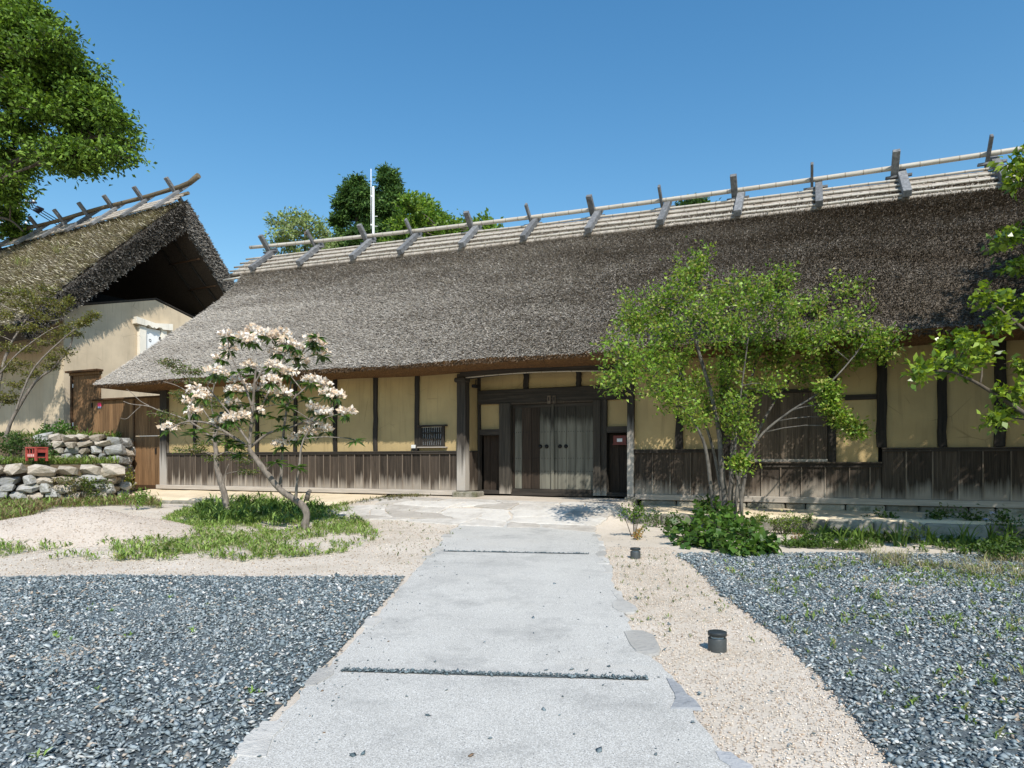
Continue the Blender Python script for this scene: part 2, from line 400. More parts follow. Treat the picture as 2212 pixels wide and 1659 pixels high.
PR = edge([(1585, 1659), (1545, 1605), (1500, 1545), (1462, 1490), (1440, 1455), (1415, 1425), (1385, 1392), (1368, 1365), (1352, 1335), (1337, 1300), (1328, 1265), (1312, 1225), (1302, 1200), (1298, 1180), (1290, 1158)])
def ext(P): 
    return [(P[0][0] - (P[1][0] - P[0][0]) * 1.0, -4.0)] + P
PLx = [(PL[0][0] - .15, -4.0)] + PL; PRx = [(PR[0][0] + .1, -4.0)] + PR
def wob(P, a=.03):
    out = []
    for i in range(len(P) - 1):
        for k in range(6):
            t = k / 6; out.append((P[i][0] + (P[i + 1][0] - P[i][0]) * t + random.uniform(-a, a), P[i][1] + (P[i + 1][1] - P[i][1]) * t))
    return out + [P[-1]]
rows_sheet('path', wob(PLx), wob(PRx), -4, 14.05, 150, .014, M['path'], 'structure', 'pale washed concrete path leading to the gate')

# gravel sheets and chips
GLR = [(p[0] - .06, p[1]) for p in PLx]                      # right border of the left gravel = path's left edge
GLL = [(-14, -4), (-14, 9)]
rows_sheet('gravel_bed', GLL, GLR, -4, 8.6, 60, .006, M['bed'], 'structure', 'dark gravel bed left of the path')
GR = edge([(1940, 1659), (1880, 1600), (1800, 1500), (1755, 1450), (1700, 1395), (1640, 1345), (1570, 1295), (1530, 1255), (1485, 1215), (1455, 1192)])
GRx = [(GR[0][0] + .35, -4.0)] + GR
rows_sheet('gravel_bed', wob(GRx, .03), [(14, -4), (14, 12)], -4, 10.3, 60, .006, M['bed'], 'structure', 'dark gravel bed right of the path')
def chips(P, size, pal, rg, flat=.45):
    n = len(P); 
    base = np.array([(1, 0, 0), (-1, 0, 0), (0, 1, 0), (0, -1, 0), (0, 0, 1), (0, 0, -1)], float)
    V = base[None] * (1 + rg.uniform(-.35, .35, (n, 6, 1)))
    V = V + rg.uniform(-.28, .28, (n, 6, 3))
    s = size[:, None] * np.stack([rg.uniform(.8, 1.5, n), rg.uniform(.6, 1.0, n), rg.uniform(.25, .6, n)], 1) * .5
    V = V * s[:, None, :]
    a = rg.uniform(0, 6.28, n); tx = rg.normal(0, .35, n); ty = rg.normal(0, .35, n)
    V[:, :, 2] += V[:, :, 0] * tx[:, None] + V[:, :, 1] * ty[:, None]
    ca, sa = np.cos(a)[:, None], np.sin(a)[:, None]
    X = V[:, :, 0] * ca - V[:, :, 1] * sa; Yv = V[:, :, 0] * sa + V[:, :, 1] * ca
    V[:, :, 0] = X; V[:, :, 1] = Yv
    V += P[:, None, :]
    f = np.array([(0, 2, 4), (2, 1, 4), (1, 3, 4), (3, 0, 4), (2, 0, 5), (1, 2, 5), (3, 1, 5), (0, 3, 5)])
    F = (np.arange(n)[:, None, None] * 6 + f[None]).reshape(-1, 3)
    pal = np.array(pal); ci = pal[rg.integers(0, len(pal), n)] * rg.uniform(.7, 1.35, (n, 1))
    return V.reshape(-1, 3), F, np.repeat(ci, 8, 0)
PALG = [(.085, .118, .13)] * 4 + [(.16, .20, .215)] * 7 + [(.25, .29, .30)] * 8 + [(.40, .43, .42)] * 4 + [(.60, .58, .54)] * 2 + [(.42, .34, .26)]
def zgv(X, Y):
    X = np.asarray(X, float); Y = np.asarray(Y, float); ss = lambda a, b, x: (lambda t: t * t * (3 - 2 * t))(np.clip((x - a) / (b - a), 0, 1))
    z = .027 * np.clip(Y - 5, 0, 12.8); dx, dy = X - FO[0], Y - FO[1]; u = dx * UX + dy * UY; v = dx * NX + dy * NY
    z = z + (.645 - z) * ss(-3.4, -1.2, u) * (1 - ss(4.55, 5.0, u)) * ss(-3.5, -.9, v)
    return z + .012 * np.sin(X * 2.1 + Y) * np.sin(Y * 1.7 - X * .6) * np.where((abs(X) < 2.6) & (Y < 14), 0, 1)
def gravel(name, lo, hi, y0, y1, xlo, xhi, dens, label):
    n = int((y1 - y0) * (xhi - xlo) * dens)
    Y = rng.uniform(y0, y1, n); X = rng.uniform(xlo, xhi, n)
    Lb = np.interp(Y, [p[1] for p in lo], [p[0] for p in lo]) + rng.normal(0, .03, n); Rb = np.interp(Y, [p[1] for p in hi], [p[0] for p in hi]) + rng.normal(0, .02, n)
    k = (X > Lb) & (X < Rb) & (X < .78 * Y + 1.3) & (X > -.78 * Y - 1.3) & (Y < y1 + rng.normal(-.04, .04, n))
    X, Y = X[k], Y[k]
    keep = rng.uniform(0, 1, len(X)) < np.clip(7.0 / np.maximum(Y, 3), .62, 1); X, Y = X[keep], Y[keep]
    size = np.clip(rng.lognormal(-3.62, .38, len(X)), .012, .06) * (1 + np.clip((Y - 6) * .05, 0, .3))
    P = np.stack([X, Y, zgv(X, Y) + .010 + rng.uniform(0, .012, len(X))], 1)
    v, f, c = chips(P, size, PALG, rng)
    pt = .5 + .5 * np.sin(X * 1.1 + 1.7 * np.sin(Y * .7)) * np.sin(Y * 1.5 + X * .4); pt = np.clip((pt - .45) * 2.2, 0, 1) * .22      # dusty, trodden patches
    pt = np.repeat(pt, 8)[:, None]; c = c * (1 - pt) + np.array([[.34, .37, .37]]) * pt
    o = link(name, mesh_np(name, v, f, c), M['chip']); tag(o, label, 'gravel', kind='stuff')
gravel('gravel', [(-14, -9), (-14, 20)], GLR, 2.6, 8.62, -9, -.9, 1750, 'blue-grey crushed gravel left of the path')
gravel('gravel', GRx, [(14, -9), (14, 20)], 2.6, 10.4, 1.6, 9.5, 1650, 'blue-grey crushed gravel right of the sandy strip')

# dark joints across the path, filled with chips; a few strays on the path and the sand
def joint(a, b, w, n, label):
    A = Vector((*gp(*a), 0)); B = Vector((*gp(*b), 0)); d = B - A; q = Vector((-d.y, d.x, 0)).normalized()
    vs = [A - q * w / 2, B - q * w / 2, B + q * w / 2, A + q * w / 2]
    root = empty('path_joint', (A.x, A.y, zg(A.x, A.y)))
    tag(root, label, 'joint', 'gravel joints across the path')
    MB().add([Vector((p.x - A.x, p.y - A.y, zg(p.x, p.y) - root.location.z + .019)) for p in vs], [(0, 1, 2, 3)]).build('joint_bed', M['bed'], root)
    t = rng.uniform(0, 1, n); s = rng.uniform(-.5, .5, n) * w
    X = d.x * t + q.x * s; Y = d.y * t + q.y * s
    P = np.stack([X, Y, np.array([zg(A.x + x, A.y + y) for x, y in zip(X, Y)]) - root.location.z + .022 + rng.uniform(0, .01, n)], 1)
    v, f, c = chips(P, rng.uniform(.015, .034, n), PALG[:12], rng)
    o = link('joint_chips', mesh_np('joint_chips', v, f, c), M['chip'], root); o['kind'] = 'stuff'
joint((742, 1453), (1400, 1472), .055, 520, 'nearer dark gravel joint across the pale path')
joint((958, 1193), (1272, 1199), .045, 260, 'farther thin gravel joint across the path near the paving')
st = [(150, 760), (793, 758), (735, 608), (1450, 645), (1440, 650), (1518, 655), (1518, 675), (1635, 633), (1310, 652), (990, 505), (1245, 378), (848, 152), (1352, 200), (310, 1100), (355, 1092), (2108, 773), (2135, 790), (2072, 925), (1780, 273), (1825, 270), (1945, 408), (1925, 543), (2155, 325), (1890, 213), (172, 627), (222, 603), (250, 553), (1590, 1075), (700, 890), (1300, 860), (920, 1100), (1700, 370), (585, 790), (1020, 1010)]
X = []; Y = []
for a, b_ in st:
    g = gp((1100 + a / 1.3825) / 1.736, (2050 + b_ / 1.3825) / 1.736); X.append(g[0]); Y.append(g[1])
for _ in range(260):
    y = random.uniform(3.2, 12); x = random.uniform(interp(PRx, y) - (.9 if random.random() < .3 else -.05), interp(GRx, min(y, 10))); X.append(x); Y.append(y)
for _ in range(160):
    y = random.uniform(2.8, 12); x = interp(PLx, y) + abs(random.gauss(0, .25)); X.append(x); Y.append(y)
X = np.array(X); Y = np.array(Y); nn = len(X)
sz = rng.uniform(.010, .022, nn); sz[:len(st)] = rng.uniform(.028, .045, len(st))
v, f, c = chips(np.stack([X, Y, zgv(X, Y) + .019], 1), sz, PALG[:11] + [(.2, .13, .08)], rng)
tag(link('loose_chips', mesh_np('loose_chips', v, f, c), M['chip']), 'dark loose stone chips scattered on path and sand', 'gravel', kind='stuff')
# coarse grains lying on the sand strip
n = 18000; Y = rng.uniform(2.8, 11, n); X = rng.uniform(0, 1, n)
Lb = np.interp(Y, [p[1] for p in PRx], [p[0] for p in PRx]); Rb = np.interp(Y, [p[1] for p in GRx], [p[0] for p in GRx]) + .05
X = Lb + X * (Rb - Lb); 
v, f, c = chips(np.stack([X, Y, zgv(X, Y) + .006], 1), rng.uniform(.008, .017, n), [(.74, .62, .50), (.66, .53, .40), (.80, .71, .60), (.48, .36, .26), (.72, .63, .54)], rng)
tag(link('sand_grains', mesh_np('sand_grains', v, f, c), M['chip']), 'coarse beige grains on the sandy strip right of the path', 'grit', kind='stuff')

def left_sand(n):
    Y = rng.uniform(8.7, 17.0, n); X = -.78 * Y + rng.uniform(0, 1, n) * (.78 * Y + np.interp(Y, [p[1] for p in PLx], [p[0] for p in PLx])); u, v = (X - FO[0]) * UX + (Y - FO[1]) * UY, (X - FO[0]) * NX + (Y - FO[1]) * NY
    k = (v < -1.8); return X[k], Y[k]
X, Y = left_sand(16000)
v, f, c = chips(np.stack([X, Y, zgv(X, Y) + .006], 1), rng.uniform(.010, .024, len(X)), [(.72, .60, .48), (.62, .49, .37), (.78, .69, .58), (.42, .31, .22), (.34, .25, .17)], rng)
tag(link('sand_grains', mesh_np('sand_grains', v, f, c), M['chip']), 'coarse beige grains and litter on the sand left of the path', 'grit', kind='stuff')
# stones along the path edges, flagstones before the gate
def flat_stone(name, pts, mat, parent, top=.03, thick=.09):
    m = MB(); n = len(pts); cx = sum(p[0] for p in pts) / n; cy = sum(p[1] for p in pts) / n; vs = []
    for sc, dz in ((1.0, -thick), (1.0, -.012), (.93, 0)):
        for p in pts:
            x = cx + (p[0] - cx) * sc; y = cy + (p[1] - cy) * sc; vs.append((x, y, zg(x, y) + top + dz))
    vs.append((cx, cy, zg(cx, cy) + top + .003))
    fs = [(r * n + k, r * n + (k + 1) % n, (r + 1) * n + (k + 1) % n, (r + 1) * n + k) for r in range(2) for k in range(n)]
    fs += [(2 * n + k, 2 * n + (k + 1) % n, 3 * n) for k in range(n)]
    return m.add(vs, fs).build(name, mat, parent)
def blob(cx, cy, rx, ry, n=10, j=.2, a0=0):
    out = []
    for k in range(n):
        a = 2 * math.pi * k / n; r = 1 + random.uniform(-j, j)
        x = rx * r * math.cos(a); y = ry * r * math.sin(a)
        out.append((cx + x * math.cos(a0) - y * math.sin(a0), cy + x * math.sin(a0) + y * math.cos(a0)))
    return out
edging = empty('path_edging', (0, 0, 0)); tag(edging, 'irregular flat stones set along both edges of the concrete path', 'edging stones')
def es(px, w, h, mat):         # px centre in the view, size in the view
    x, y = gp(*px); x1, _ = gp(px[0] + w / 2, px[1]); _, y1 = gp(px[0], px[1] - h / 2)
    flat_stone('edging_stone', blob(x, y, x1 - x, max(.06, y1 - y), 11, .17), M[mat], edging, .022, .06)
def slab_along(P, y0, y1, win, wout, side, mat, p_skip=0.0):
    y = y0
    while y < y1:
        l = random.uniform(.22, .6) * (1 + .03 * y)
        if random.random() >= p_skip:
            ya, yb = y + .015, min(y1, y + l) - .015; xa, xb = interp(P, ya), interp(P, yb); i0, o0 = random.uniform(*win), random.uniform(*wout)
            i1, o1 = random.uniform(*win), random.uniform(*wout); ym = (ya + yb) / 2 + random.uniform(-.05, .05); xm = interp(P, ym); im, om = random.uniform(*win), random.uniform(*wout)
            q = [(xa + side * o0, ya + random.uniform(0, .05)), (xm + side * (om + .03), ym), (xb + side * o1, yb - random.uniform(0, .05)), (xb - side * i1 * .6, yb), (xm - side * im, ym), (xa - side * i0, ya)]
            if side > 0: q = q[::1]
            else: q = q[::-1]
            r = []
            for k in range(6):
                c0, c1 = q[k], q[(k + 1) % 6]; r.append(c0); r.append(((c0[0] + c1[0]) / 2 + random.uniform(-.02, .02), (c0[1] + c1[1]) / 2 + random.uniform(-.02, .02)))
            flat_stone('edging_stone', r, M[mat], edging, .0175 + random.uniform(-.001, .003), .06)
        y += l
slab_along(PL, 3.1, 13.2, (.02, .16), (.03, .09), -1, 'edge_stone', .45)
slab_along(PR, 6.2, 12.5, (.0, .12), (.02, .07), 1, 'edge_stone', .65)
slab_along(PR, 3.0, 5.4, (.02, .16), (.0, .07), 1, 'edge_stone_blue', .45)
for p, w, h, mt in [((1346, 1313), 58, 26, 'edge_stone'), ((1388, 1390), 76, 50, 'edge_stone')]: es(p, w, h, mt)
paving = empty('stone_paving', (0, 0, 0)); tag(paving, 'pale irregular flagstones between the path and the gate threshold', 'paving')
us = np.linspace(-2.5, 4.75, 11); vrow = [-3.25, -2.85, -2.42, -1.98, -1.6, -1.25]
G = {}
for j in range(len(vrow)):
    off = random.uniform(-.3, .3)
    for i in range(len(us)):
        G[i, j] = (us[i] + (off if 0 < i < len(us) - 1 else 0) + random.uniform(-.24, .24) + (.35 * (3 - j) * -.35 if i == 0 else 0), vrow[j] + random.uniform(-.13, .13))
for j in range(len(vrow) - 1):
    i = 0
    while i < len(us) - 1:
        w = 2 if (random.random() < .3 and i < len(us) - 2) else 1
        q = [G[i, j], G[i + w, j], G[i + w, j + 1], G[i, j + 1]]
        cx = sum(p[0] for p in q) / 4; cy = sum(p[1] for p in q) / 4; pts = []
        for k in range(4):
            a, b_ = q[k], q[(k + 1) % 4]
            for t in (.06, .35, .65, .94):
                pts.append((a[0] + (b_[0] - a[0]) * t + random.uniform(-.03, .03), a[1] + (b_[1] - a[1]) * t + random.uniform(-.03, .03)))
        pts = [from_uv(cx + (p[0] - cx) * .972, cy + (p[1] - cy) * .955) for p in pts]
        if not (i == 0 and j >= 3): flat_stone('flagstone', pts, M['flag'], paving, .02 + random.uniform(0, .012), .08)
        i += w
# heap of sand on the left
V = []; Fs = []; n = 40
def hz(x, y):
    r = math.hypot((x + 8.0) / 2.35, (y - 12.5) / 1.75)
    return .47 * max(0, 1 - r ** 2.0) ** 1.25 * (1 + .08 * math.sin(3 * x + 2 * y))
for j in range(n + 1):
    for i in range(n + 1):
        x = -10.6 + 5.1 * i / n; y = 10.6 + 3.8 * j / n; V.append((x, y, zg(x, y) - .02 + hz(x, y) + (.004 * random.random() if hz(x, y) > .02 else 0)))
Fs = [(j * (n + 1) + i, j * (n + 1) + i + 1, (j + 1) * (n + 1) + i + 1, (j + 1) * (n + 1) + i) for j in range(n) for i in range(n)]
n = 9000; X = rng.uniform(-10.3, -5.7, n); Y = rng.uniform(10.8, 14.2, n); Hh = np.array([hz(a, b) for a, b in zip(X, Y)]); k = Hh > .015; X, Y, Hh = X[k], Y[k], Hh[k]
v, f, c = chips(np.stack([X, Y, zgv(X, Y) - .016 + Hh], 1), rng.uniform(.012, .03, len(X)), [(.60, .50, .41), (.52, .43, .35), (.68, .60, .51), (.38, .30, .23)], rng)
tag(link('heap_grains', mesh_np('heap_grains', v, f, c), M['chip']), 'coarse grains covering the sand heap', 'grit', kind='stuff')
tag(link('sand_heap', mesh_np('sand_heap', V, Fs, smooth=True), M['heap']), 'low smooth heap of pinkish beige sand below the stone wall', 'sand heap')

# ------------------------------------------------------------------ the gatehouse
house = empty('gatehouse', (FO[0], FO[1], BASE), -FA)
tag(house, 'long thatched gatehouse with ochre walls and a wooden double gate', 'house')
UE = 19.0
ZRP = np.polyfit([-8.65, -2.75, 4.2, 8.13, 12.6], [7.85, 7.64, 7.52, 7.41, 7.29], 2)
RAILP = np.polyfit([-9.3, -2.75, 4.2, 8.1, 12.6], [8.29, 7.95, 7.78, 7.70, 7.68], 2)
def zr(u): return float(np.polyval(ZRP, min(u, 15)))
def zrail(u): return float(np.polyval(RAILP, min(u, 14)))
EV, EZ, TV = -1.24, 3.27, 2.02     # eave edge, top edge of the thatch under the ridge cap
HZ = [3.27, 3.41, 3.67, 4.16, 4.91, 5.39, 5.85, 6.24, 6.73, 7.13, 7.6]
HU = [-12.2, -12.0, -11.58, -10.95, -10.02, -9.45, -9.12, -8.98, -9.02, -9.15, -9.2]
def roof_pt(s, t, side=1):         # s 0..1 along the ridge, t 0..1 up the slope
    um = 3.0
    ztop = zr(um) - .40
    zz = EZ + (ztop - EZ) * t
    uL = float(np.interp(zz, HZ, HU)); uR = UE + 2 - (uL + 12.2)
    u = uL + (uR - uL) * s
    z = EZ + (zr(u) - .40 - EZ) * t + .10 * math.sin(math.pi * t)
    z += .02 * math.sin(u * 1.3) * (1 - t)
    v = EV + (TV - EV) * t
    return (u, v if side > 0 else 2 * 2.5 - v, z)
NS, NT = 120, 26
V = []; Fq = []
sv = [0.5 - 0.5 * math.cos(math.pi * i / NS) if False else i / NS for i in range(NS + 1)]
def grid(fn, a, b, flip=False):
    base = len(V)
    for j in range(b + 1):
        for i in range(a + 1): V.append(fn(i / a, j / b))
    for j in range(b):
        for i in range(a):
            q = (base + j * (a + 1) + i, base + j * (a + 1) + i + 1, base + (j + 1) * (a + 1) + i + 1, base + (j + 1) * (a + 1) + i)
            Fq.append(q[::-1] if flip else q)
def sag(p, k): return p
grid(lambda a, t: roof_pt(a, t), NS, NT)
grid(lambda a, t: roof_pt(a, t, -1), NS, NT, True)
def hip_l(a, t):
    p = roof_pt(0, t); q = roof_pt(0, t, -1)
    return (p[0] - .35 * math.sin(math.pi * a) * (1 - t * .6), p[1] + (q[1] - p[1]) * a, p[2])
def hip_r(a, t):
    p = roof_pt(1, t); q = roof_pt(1, t, -1); return (p[0], p[1] + (q[1] - p[1]) * a, p[2])
grid(hip_l, 16, NT, True); grid(hip_r, 16, NT)
roof = link('roof', mesh_np('roof', V, Fq, smooth=True), M['thatch_base'], house)
# cut underside of the thatch: lip and soffit, running right round
m = MB()
def ring(o, z): 
    return [(-12.2 + o, EV + o, z), (UE + 2 - o, EV + o, z), (UE + 2 - o, 5 - EV - o, z), (-12.2 + o, 5 - EV - o, z)]
def ringgrid(o0, z0, o1, z1, n=60):
    A, B = ring(o0, z0), ring(o1, z1)
    for k in range(4):
        a, b_, c, d = Vector(A[k]), Vector(A[(k + 1) % 4]), Vector(B[(k + 1) % 4]), Vector(B[k])
        for i in range(n):
            t0, t1 = i / n, (i + 1) / n
            def w(p, t, o): return p + Vector((0, 0, .02 * math.sin(p.x * 1.3)))
            m.add([w(a.lerp(b_, t0), t0, o0), w(a.lerp(b_, t1), t1, o0), w(d.lerp(c, t1), t1, o1), w(d.lerp(c, t0), t0, o1)], [(3, 2, 1, 0)])
ringgrid(.0, 3.27, .03, 3.18); ringgrid(.03, 3.18, .55, 3.14); ringgrid(.55, 3.14, 1.75, 3.17)
link('eave_soffit', m.mesh('eave_soffit'), M['soffit'], roof)
# straw ends covering the slope
def blades(P, D, Nn, L, Wd, lift, cols, jit=.35):
    n = len(P); D = D + rng.normal(0, jit, (n, 3)); D /= np.linalg.norm(D, axis=1)[:, None]
    S = np.cross(D, Nn); S /= np.linalg.norm(S, axis=1)[:, None]
    tip = P + D * L[:, None] + Nn * lift[:, None]
    a = P + S * Wd[:, None] * .5; b_ = P - S * Wd[:, None] * .5
    e = tip + S * Wd[:, None] * .28; g = tip - S * Wd[:, None] * .28
    V = np.stack([a, b_, g, e], 1).reshape(-1, 3); F = np.arange(n * 4).reshape(-1, 4)
    return V, F, cols
def surf_blades(fn, a0, a1, n, L0, W0, pal, name, mat, parent, tmax=1.0, out=1.0, tone=None, lf=(.35, .95)):
    ga, gt = 160, 60
    Gd = np.array([[fn(a0 + (a1 - a0) * i / ga, j / gt) for j in range(gt + 1)] for i in range(ga + 1)])
    A = rng.uniform(0, ga - 1e-6, n); T = rng.uniform(0, gt - 1e-6, n) * tmax; i = A.astype(int); j = T.astype(int); fa = (A - i)[:, None]; ft = (T - j)[:, None]
    p00, p10, p01, p11 = Gd[i, j], Gd[i + 1, j], Gd[i, j + 1], Gd[i + 1, j + 1]
    P = (p00 * (1 - fa) + p10 * fa) * (1 - ft) + (p01 * (1 - fa) + p11 * fa) * ft
    PA, PB, PT, PT2 = p10, p00, p00, p01
    ta = PA - PB; tt = PT - PT2
    tt /= np.linalg.norm(tt, axis=1)[:, None] + 1e-9; Nn = np.cross(tt, ta) * out; Nn /= np.linalg.norm(Nn, axis=1)[:, None] + 1e-9
    pal = np.array(pal); c = pal[rng.integers(0, len(pal), n)] * rng.uniform(.8, 1.16, (n, 1))
    if tone is not None: c = tone(P, c)
    V, F, c = blades(P, tt * .8, Nn, L0 * rng.uniform(.6, 1.4, n), W0 * rng.uniform(.6, 1.4, n), L0 * rng.uniform(*lf, n), c)
    o = link(name, mesh_np(name, V, F, c), mat, parent); o['kind'] = 'stuff'; return o
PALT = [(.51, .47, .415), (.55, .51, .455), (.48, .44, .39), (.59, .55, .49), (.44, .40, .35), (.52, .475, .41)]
def thatch_tone(P, c):          # straw self-shadowing painted in as darker brown to the right; ridge stain, uneven bands
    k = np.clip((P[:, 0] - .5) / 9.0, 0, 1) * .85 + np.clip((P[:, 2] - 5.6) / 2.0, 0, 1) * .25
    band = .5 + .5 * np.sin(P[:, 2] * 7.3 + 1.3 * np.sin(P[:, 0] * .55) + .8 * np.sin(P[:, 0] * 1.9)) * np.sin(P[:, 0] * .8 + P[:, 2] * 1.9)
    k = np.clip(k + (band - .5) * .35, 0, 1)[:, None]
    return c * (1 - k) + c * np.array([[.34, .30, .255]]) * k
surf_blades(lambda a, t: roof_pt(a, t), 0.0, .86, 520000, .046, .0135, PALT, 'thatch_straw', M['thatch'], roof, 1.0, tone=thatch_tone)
surf_blades(hip_l, 0, 1, 26000, .05, .016, PALT, 'thatch_straw', M['thatch'], roof, 1.0, -1.0)
# ragged lower lip
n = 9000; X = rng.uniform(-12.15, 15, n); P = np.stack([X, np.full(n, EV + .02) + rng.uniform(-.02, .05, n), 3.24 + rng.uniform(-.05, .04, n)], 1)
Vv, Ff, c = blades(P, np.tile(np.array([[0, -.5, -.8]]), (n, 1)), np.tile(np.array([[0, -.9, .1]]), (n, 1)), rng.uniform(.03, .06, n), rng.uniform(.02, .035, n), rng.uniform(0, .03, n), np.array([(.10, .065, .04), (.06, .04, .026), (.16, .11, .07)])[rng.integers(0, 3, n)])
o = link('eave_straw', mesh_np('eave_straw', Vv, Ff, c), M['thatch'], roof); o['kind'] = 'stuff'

# ridge cap: bark sheets held down by bamboo
cap = empty('ridge_cap', parent=house)
CV0, CV1 = 1.72, 2.5
nseg = 60; V = []; Fq = []
cu = [-9.45 + (UE - 1 + 9.45) * i / nseg for i in range(nseg + 1)]
prof = [(CV0, -.64), (CV1, 0.0), (2 * CV1 - CV0, -.64)]
for u in cu:
    for (v, dz) in prof: V.append((u, v, zr(u) + dz))
    for (v, dz) in prof[::-1]: V.append((u, v, zr(u) + dz - .10))
for i in range(nseg):
    for k in range(6): Fq.append((i * 6 + k, (i + 1) * 6 + k, (i + 1) * 6 + (k + 1) % 6, i * 6 + (k + 1) % 6))
b0 = mesh_np('bark_sheet', V, Fq); link('bark_sheet', b0, M['bark_sheet'], cap)
V = []
for s_, sd in ((.05, 1), (.36, 1), (.67, 1), (.98, 1), (.05, -1), (.5, -1)):
    pts = []
    x0 = -9.55 - random.uniform(0, .12)
    for i in range(31):
        u = x0 + (UE - 1 - x0) * i / 30; v = CV0 + (CV1 - CV0) * s_
        pts.append((u, v if sd > 0 else 2 * CV1 - v, zr(u) - .64 + .64 * s_ + .042 + random.uniform(-.008, .008)))
    MB().tube(pts, .031, 8).build('bamboo_pole', M['bamboo'], cap)
for i in range(nseg // 2):   # bark strips between the poles: ragged ends
    pass
n = 2600; X = rng.uniform(-9.4, 14, n); s_ = rng.choice([.13, .44, .75], n) + rng.uniform(-.02, .1, n)
P = np.stack([X, CV0 + (CV1 - CV0) * s_, np.array([zr(x) for x in X]) - .64 + .64 * s_ + .012], 1)
Vv, Ff, c = blades(P, np.tile(np.array([[0, -.78, -.63]]), (n, 1)), np.tile(np.array([[0, -.63, .78]]), (n, 1)), rng.uniform(.06, .16, n), rng.uniform(.015, .06, n), rng.uniform(0, .02, n), np.array([(.5, .45, .38), (.36, .31, .26), (.62, .56, .48), (.10, .085, .07)])[rng.integers(0, 4, n)], .12)
o = link('bark_strips', mesh_np('bark_strips', Vv, Ff, c), M['chip'], cap); o['kind'] = 'stuff'
# log end under the cap at the left and the low bamboo
MB().tube([(-9.62, 1.84, zr(-9.6) - .70), (-8.6, 1.84, zr(-8.6) - .70)], .085, 10).build('log_end', M['log'], cap)
MB().tube([(-9.85, 1.70, zr(-9.6) - .86), (-8.7, 1.74, zr(-8.6) - .80)], .035, 8).build('bamboo_pole', M['bamboo'], cap)
MB().tube([(u, 2.5, zrail(u)) for u in np.linspace(-9.45, UE - 2, 34)], .058, 10).build('ridge_rail', M['bamboo'], house)
crossx = [-8.56, -6.59, -4.53, -2.82, -.76, 1.13, 2.97, 4.86, 6.70, 8.49, 10.25, 12.06, 13.9, 15.7]
for i, cx in enumerate(crossx):
    z0 = zr(cx) + .07; cz = zrail(cx) - .18
    t = empty('ridge_timber', (cx, 2.5, 0), 0, house)
    # leg lying on the front of the cap; its top end points back past the crossing
    MB().beam((.06, 1.56 - 2.5, z0 - .69), (.06, .22, z0 + .25), .175 if i % 2 == 0 else .16, .15, c=.008).build('front_leg', M['grey_wood'], t)
    w, h = (.155, .12) if i % 2 == 0 else (.065, .13)
    MB().beam((-.09, .85, z0 - .62), (-.09, -.36, cz + .44), w, h, c=.008).build('back_leg', M['grey_wood'], t)
    MB().beam((-.28, .02, cz - .03), (.26, .02, cz - .02), .10, .045).build('cross_block', M['grey_wood'], t)

# walls: plaster panels between posts, boarded wainscot below
Z_TOP = 3.2
core = MB()
core.box(-10.6, .22, .14, 4.86, -.3, 3.3).box(4.6, UE, .14, 4.86, -.3, 3.3).box(.22, 4.6, 1.1, 4.86, -.3, 3.3)
core.build('wall_core', M['black'], house)
def plaster(u0, u1, z0, z1, v=.075): box('plaster_panel', M['plaster'], house, u0 - .03, u1 + .03, v, v + .10, z0, z1)
def stud(u0, u1, z0, z1, v0=.02, v1=.17, name='stud', mat='stud', wob_=.02):
    m = MB(); n = 7; vs = []
    for i in range(n + 1):
        z = z0 + (z1 - z0) * i / n; d = random.uniform(-wob_, wob_) * .6; e = random.uniform(-wob_, wob_) * .25
        vs += [(u0 + d - e, v0, z), (u1 + d + e, v0, z), (u1 + d + e, v1, z), (u0 + d - e, v1, z)]
    fs = [(i * 4 + k, i * 4 + (k + 1) % 4, (i + 1) * 4 + (k + 1) % 4, (i + 1) * 4 + k) for i in range(n) for k in range(4)]
    m.add(vs, fs + [(3, 2, 1, 0), tuple(n * 4 + k for k in range(4))]); return m.build(name, M[mat], house)
def wainscot(u0, u1, ztop, wmin=.22, wmax=.30):
    g = empty('wainscot', parent=house)
    u = u0
    while u < u1 - .02:
        w = random.uniform(wmin, wmax); e = min(u + w, u1)
        if u1 - e < .1: e = u1
        d = random.uniform(-.008, .008)
        box('board', M['board'], g, u, e - .004, .005 + d, .045 + d, .125, ztop)
        if u > u0 + .01: box('batten', M['batten'], g, u - .013, u + .013, -.022, .004 - .010, .128, ztop - .035)
        u = e
    box('cap_rail', M['hwood'], g, u0 - .01, u1 + .01, -.045, .07, ztop + .002, ztop + .032)
    box('under_rail', M['hwood'], g, u0, u1, -.035, -.012, ztop - .05, ztop - .012)
ST = [(-9.36, -9.26), (-8.03, -7.91), (-6.82, -6.71), (-5.37, -5.26), (-3.96, -3.84), (-2.60, -2.48), (-1.28, -1.16)]
cuts = [-10.46] + [x for s in ST for x in s] + [.03]
for i in range(0, len(cuts), 2): plaster(cuts[i], cuts[i + 1], 1.14, Z_TOP)
for a, b_ in ST: stud(a, b_, 1.155, Z_TOP)
stud(-10.76, -10.46, .02, 3.2, -.03, .2, 'corner_post', 'post', .006)
wainscot(-10.45, .03, 1.115)
box('ground_sill', M['sill'], house, -10.9, .0, -.06, .12, -.005, .122, .008)
post_l = stud(.03, .27, .12, 3.12, -.05, .19, 'gate_post', 'post', .008)
MB().box(-.06, .62, -.16, .36, -.10, .10, .03).build('post_base_stone', M['curb'], house)
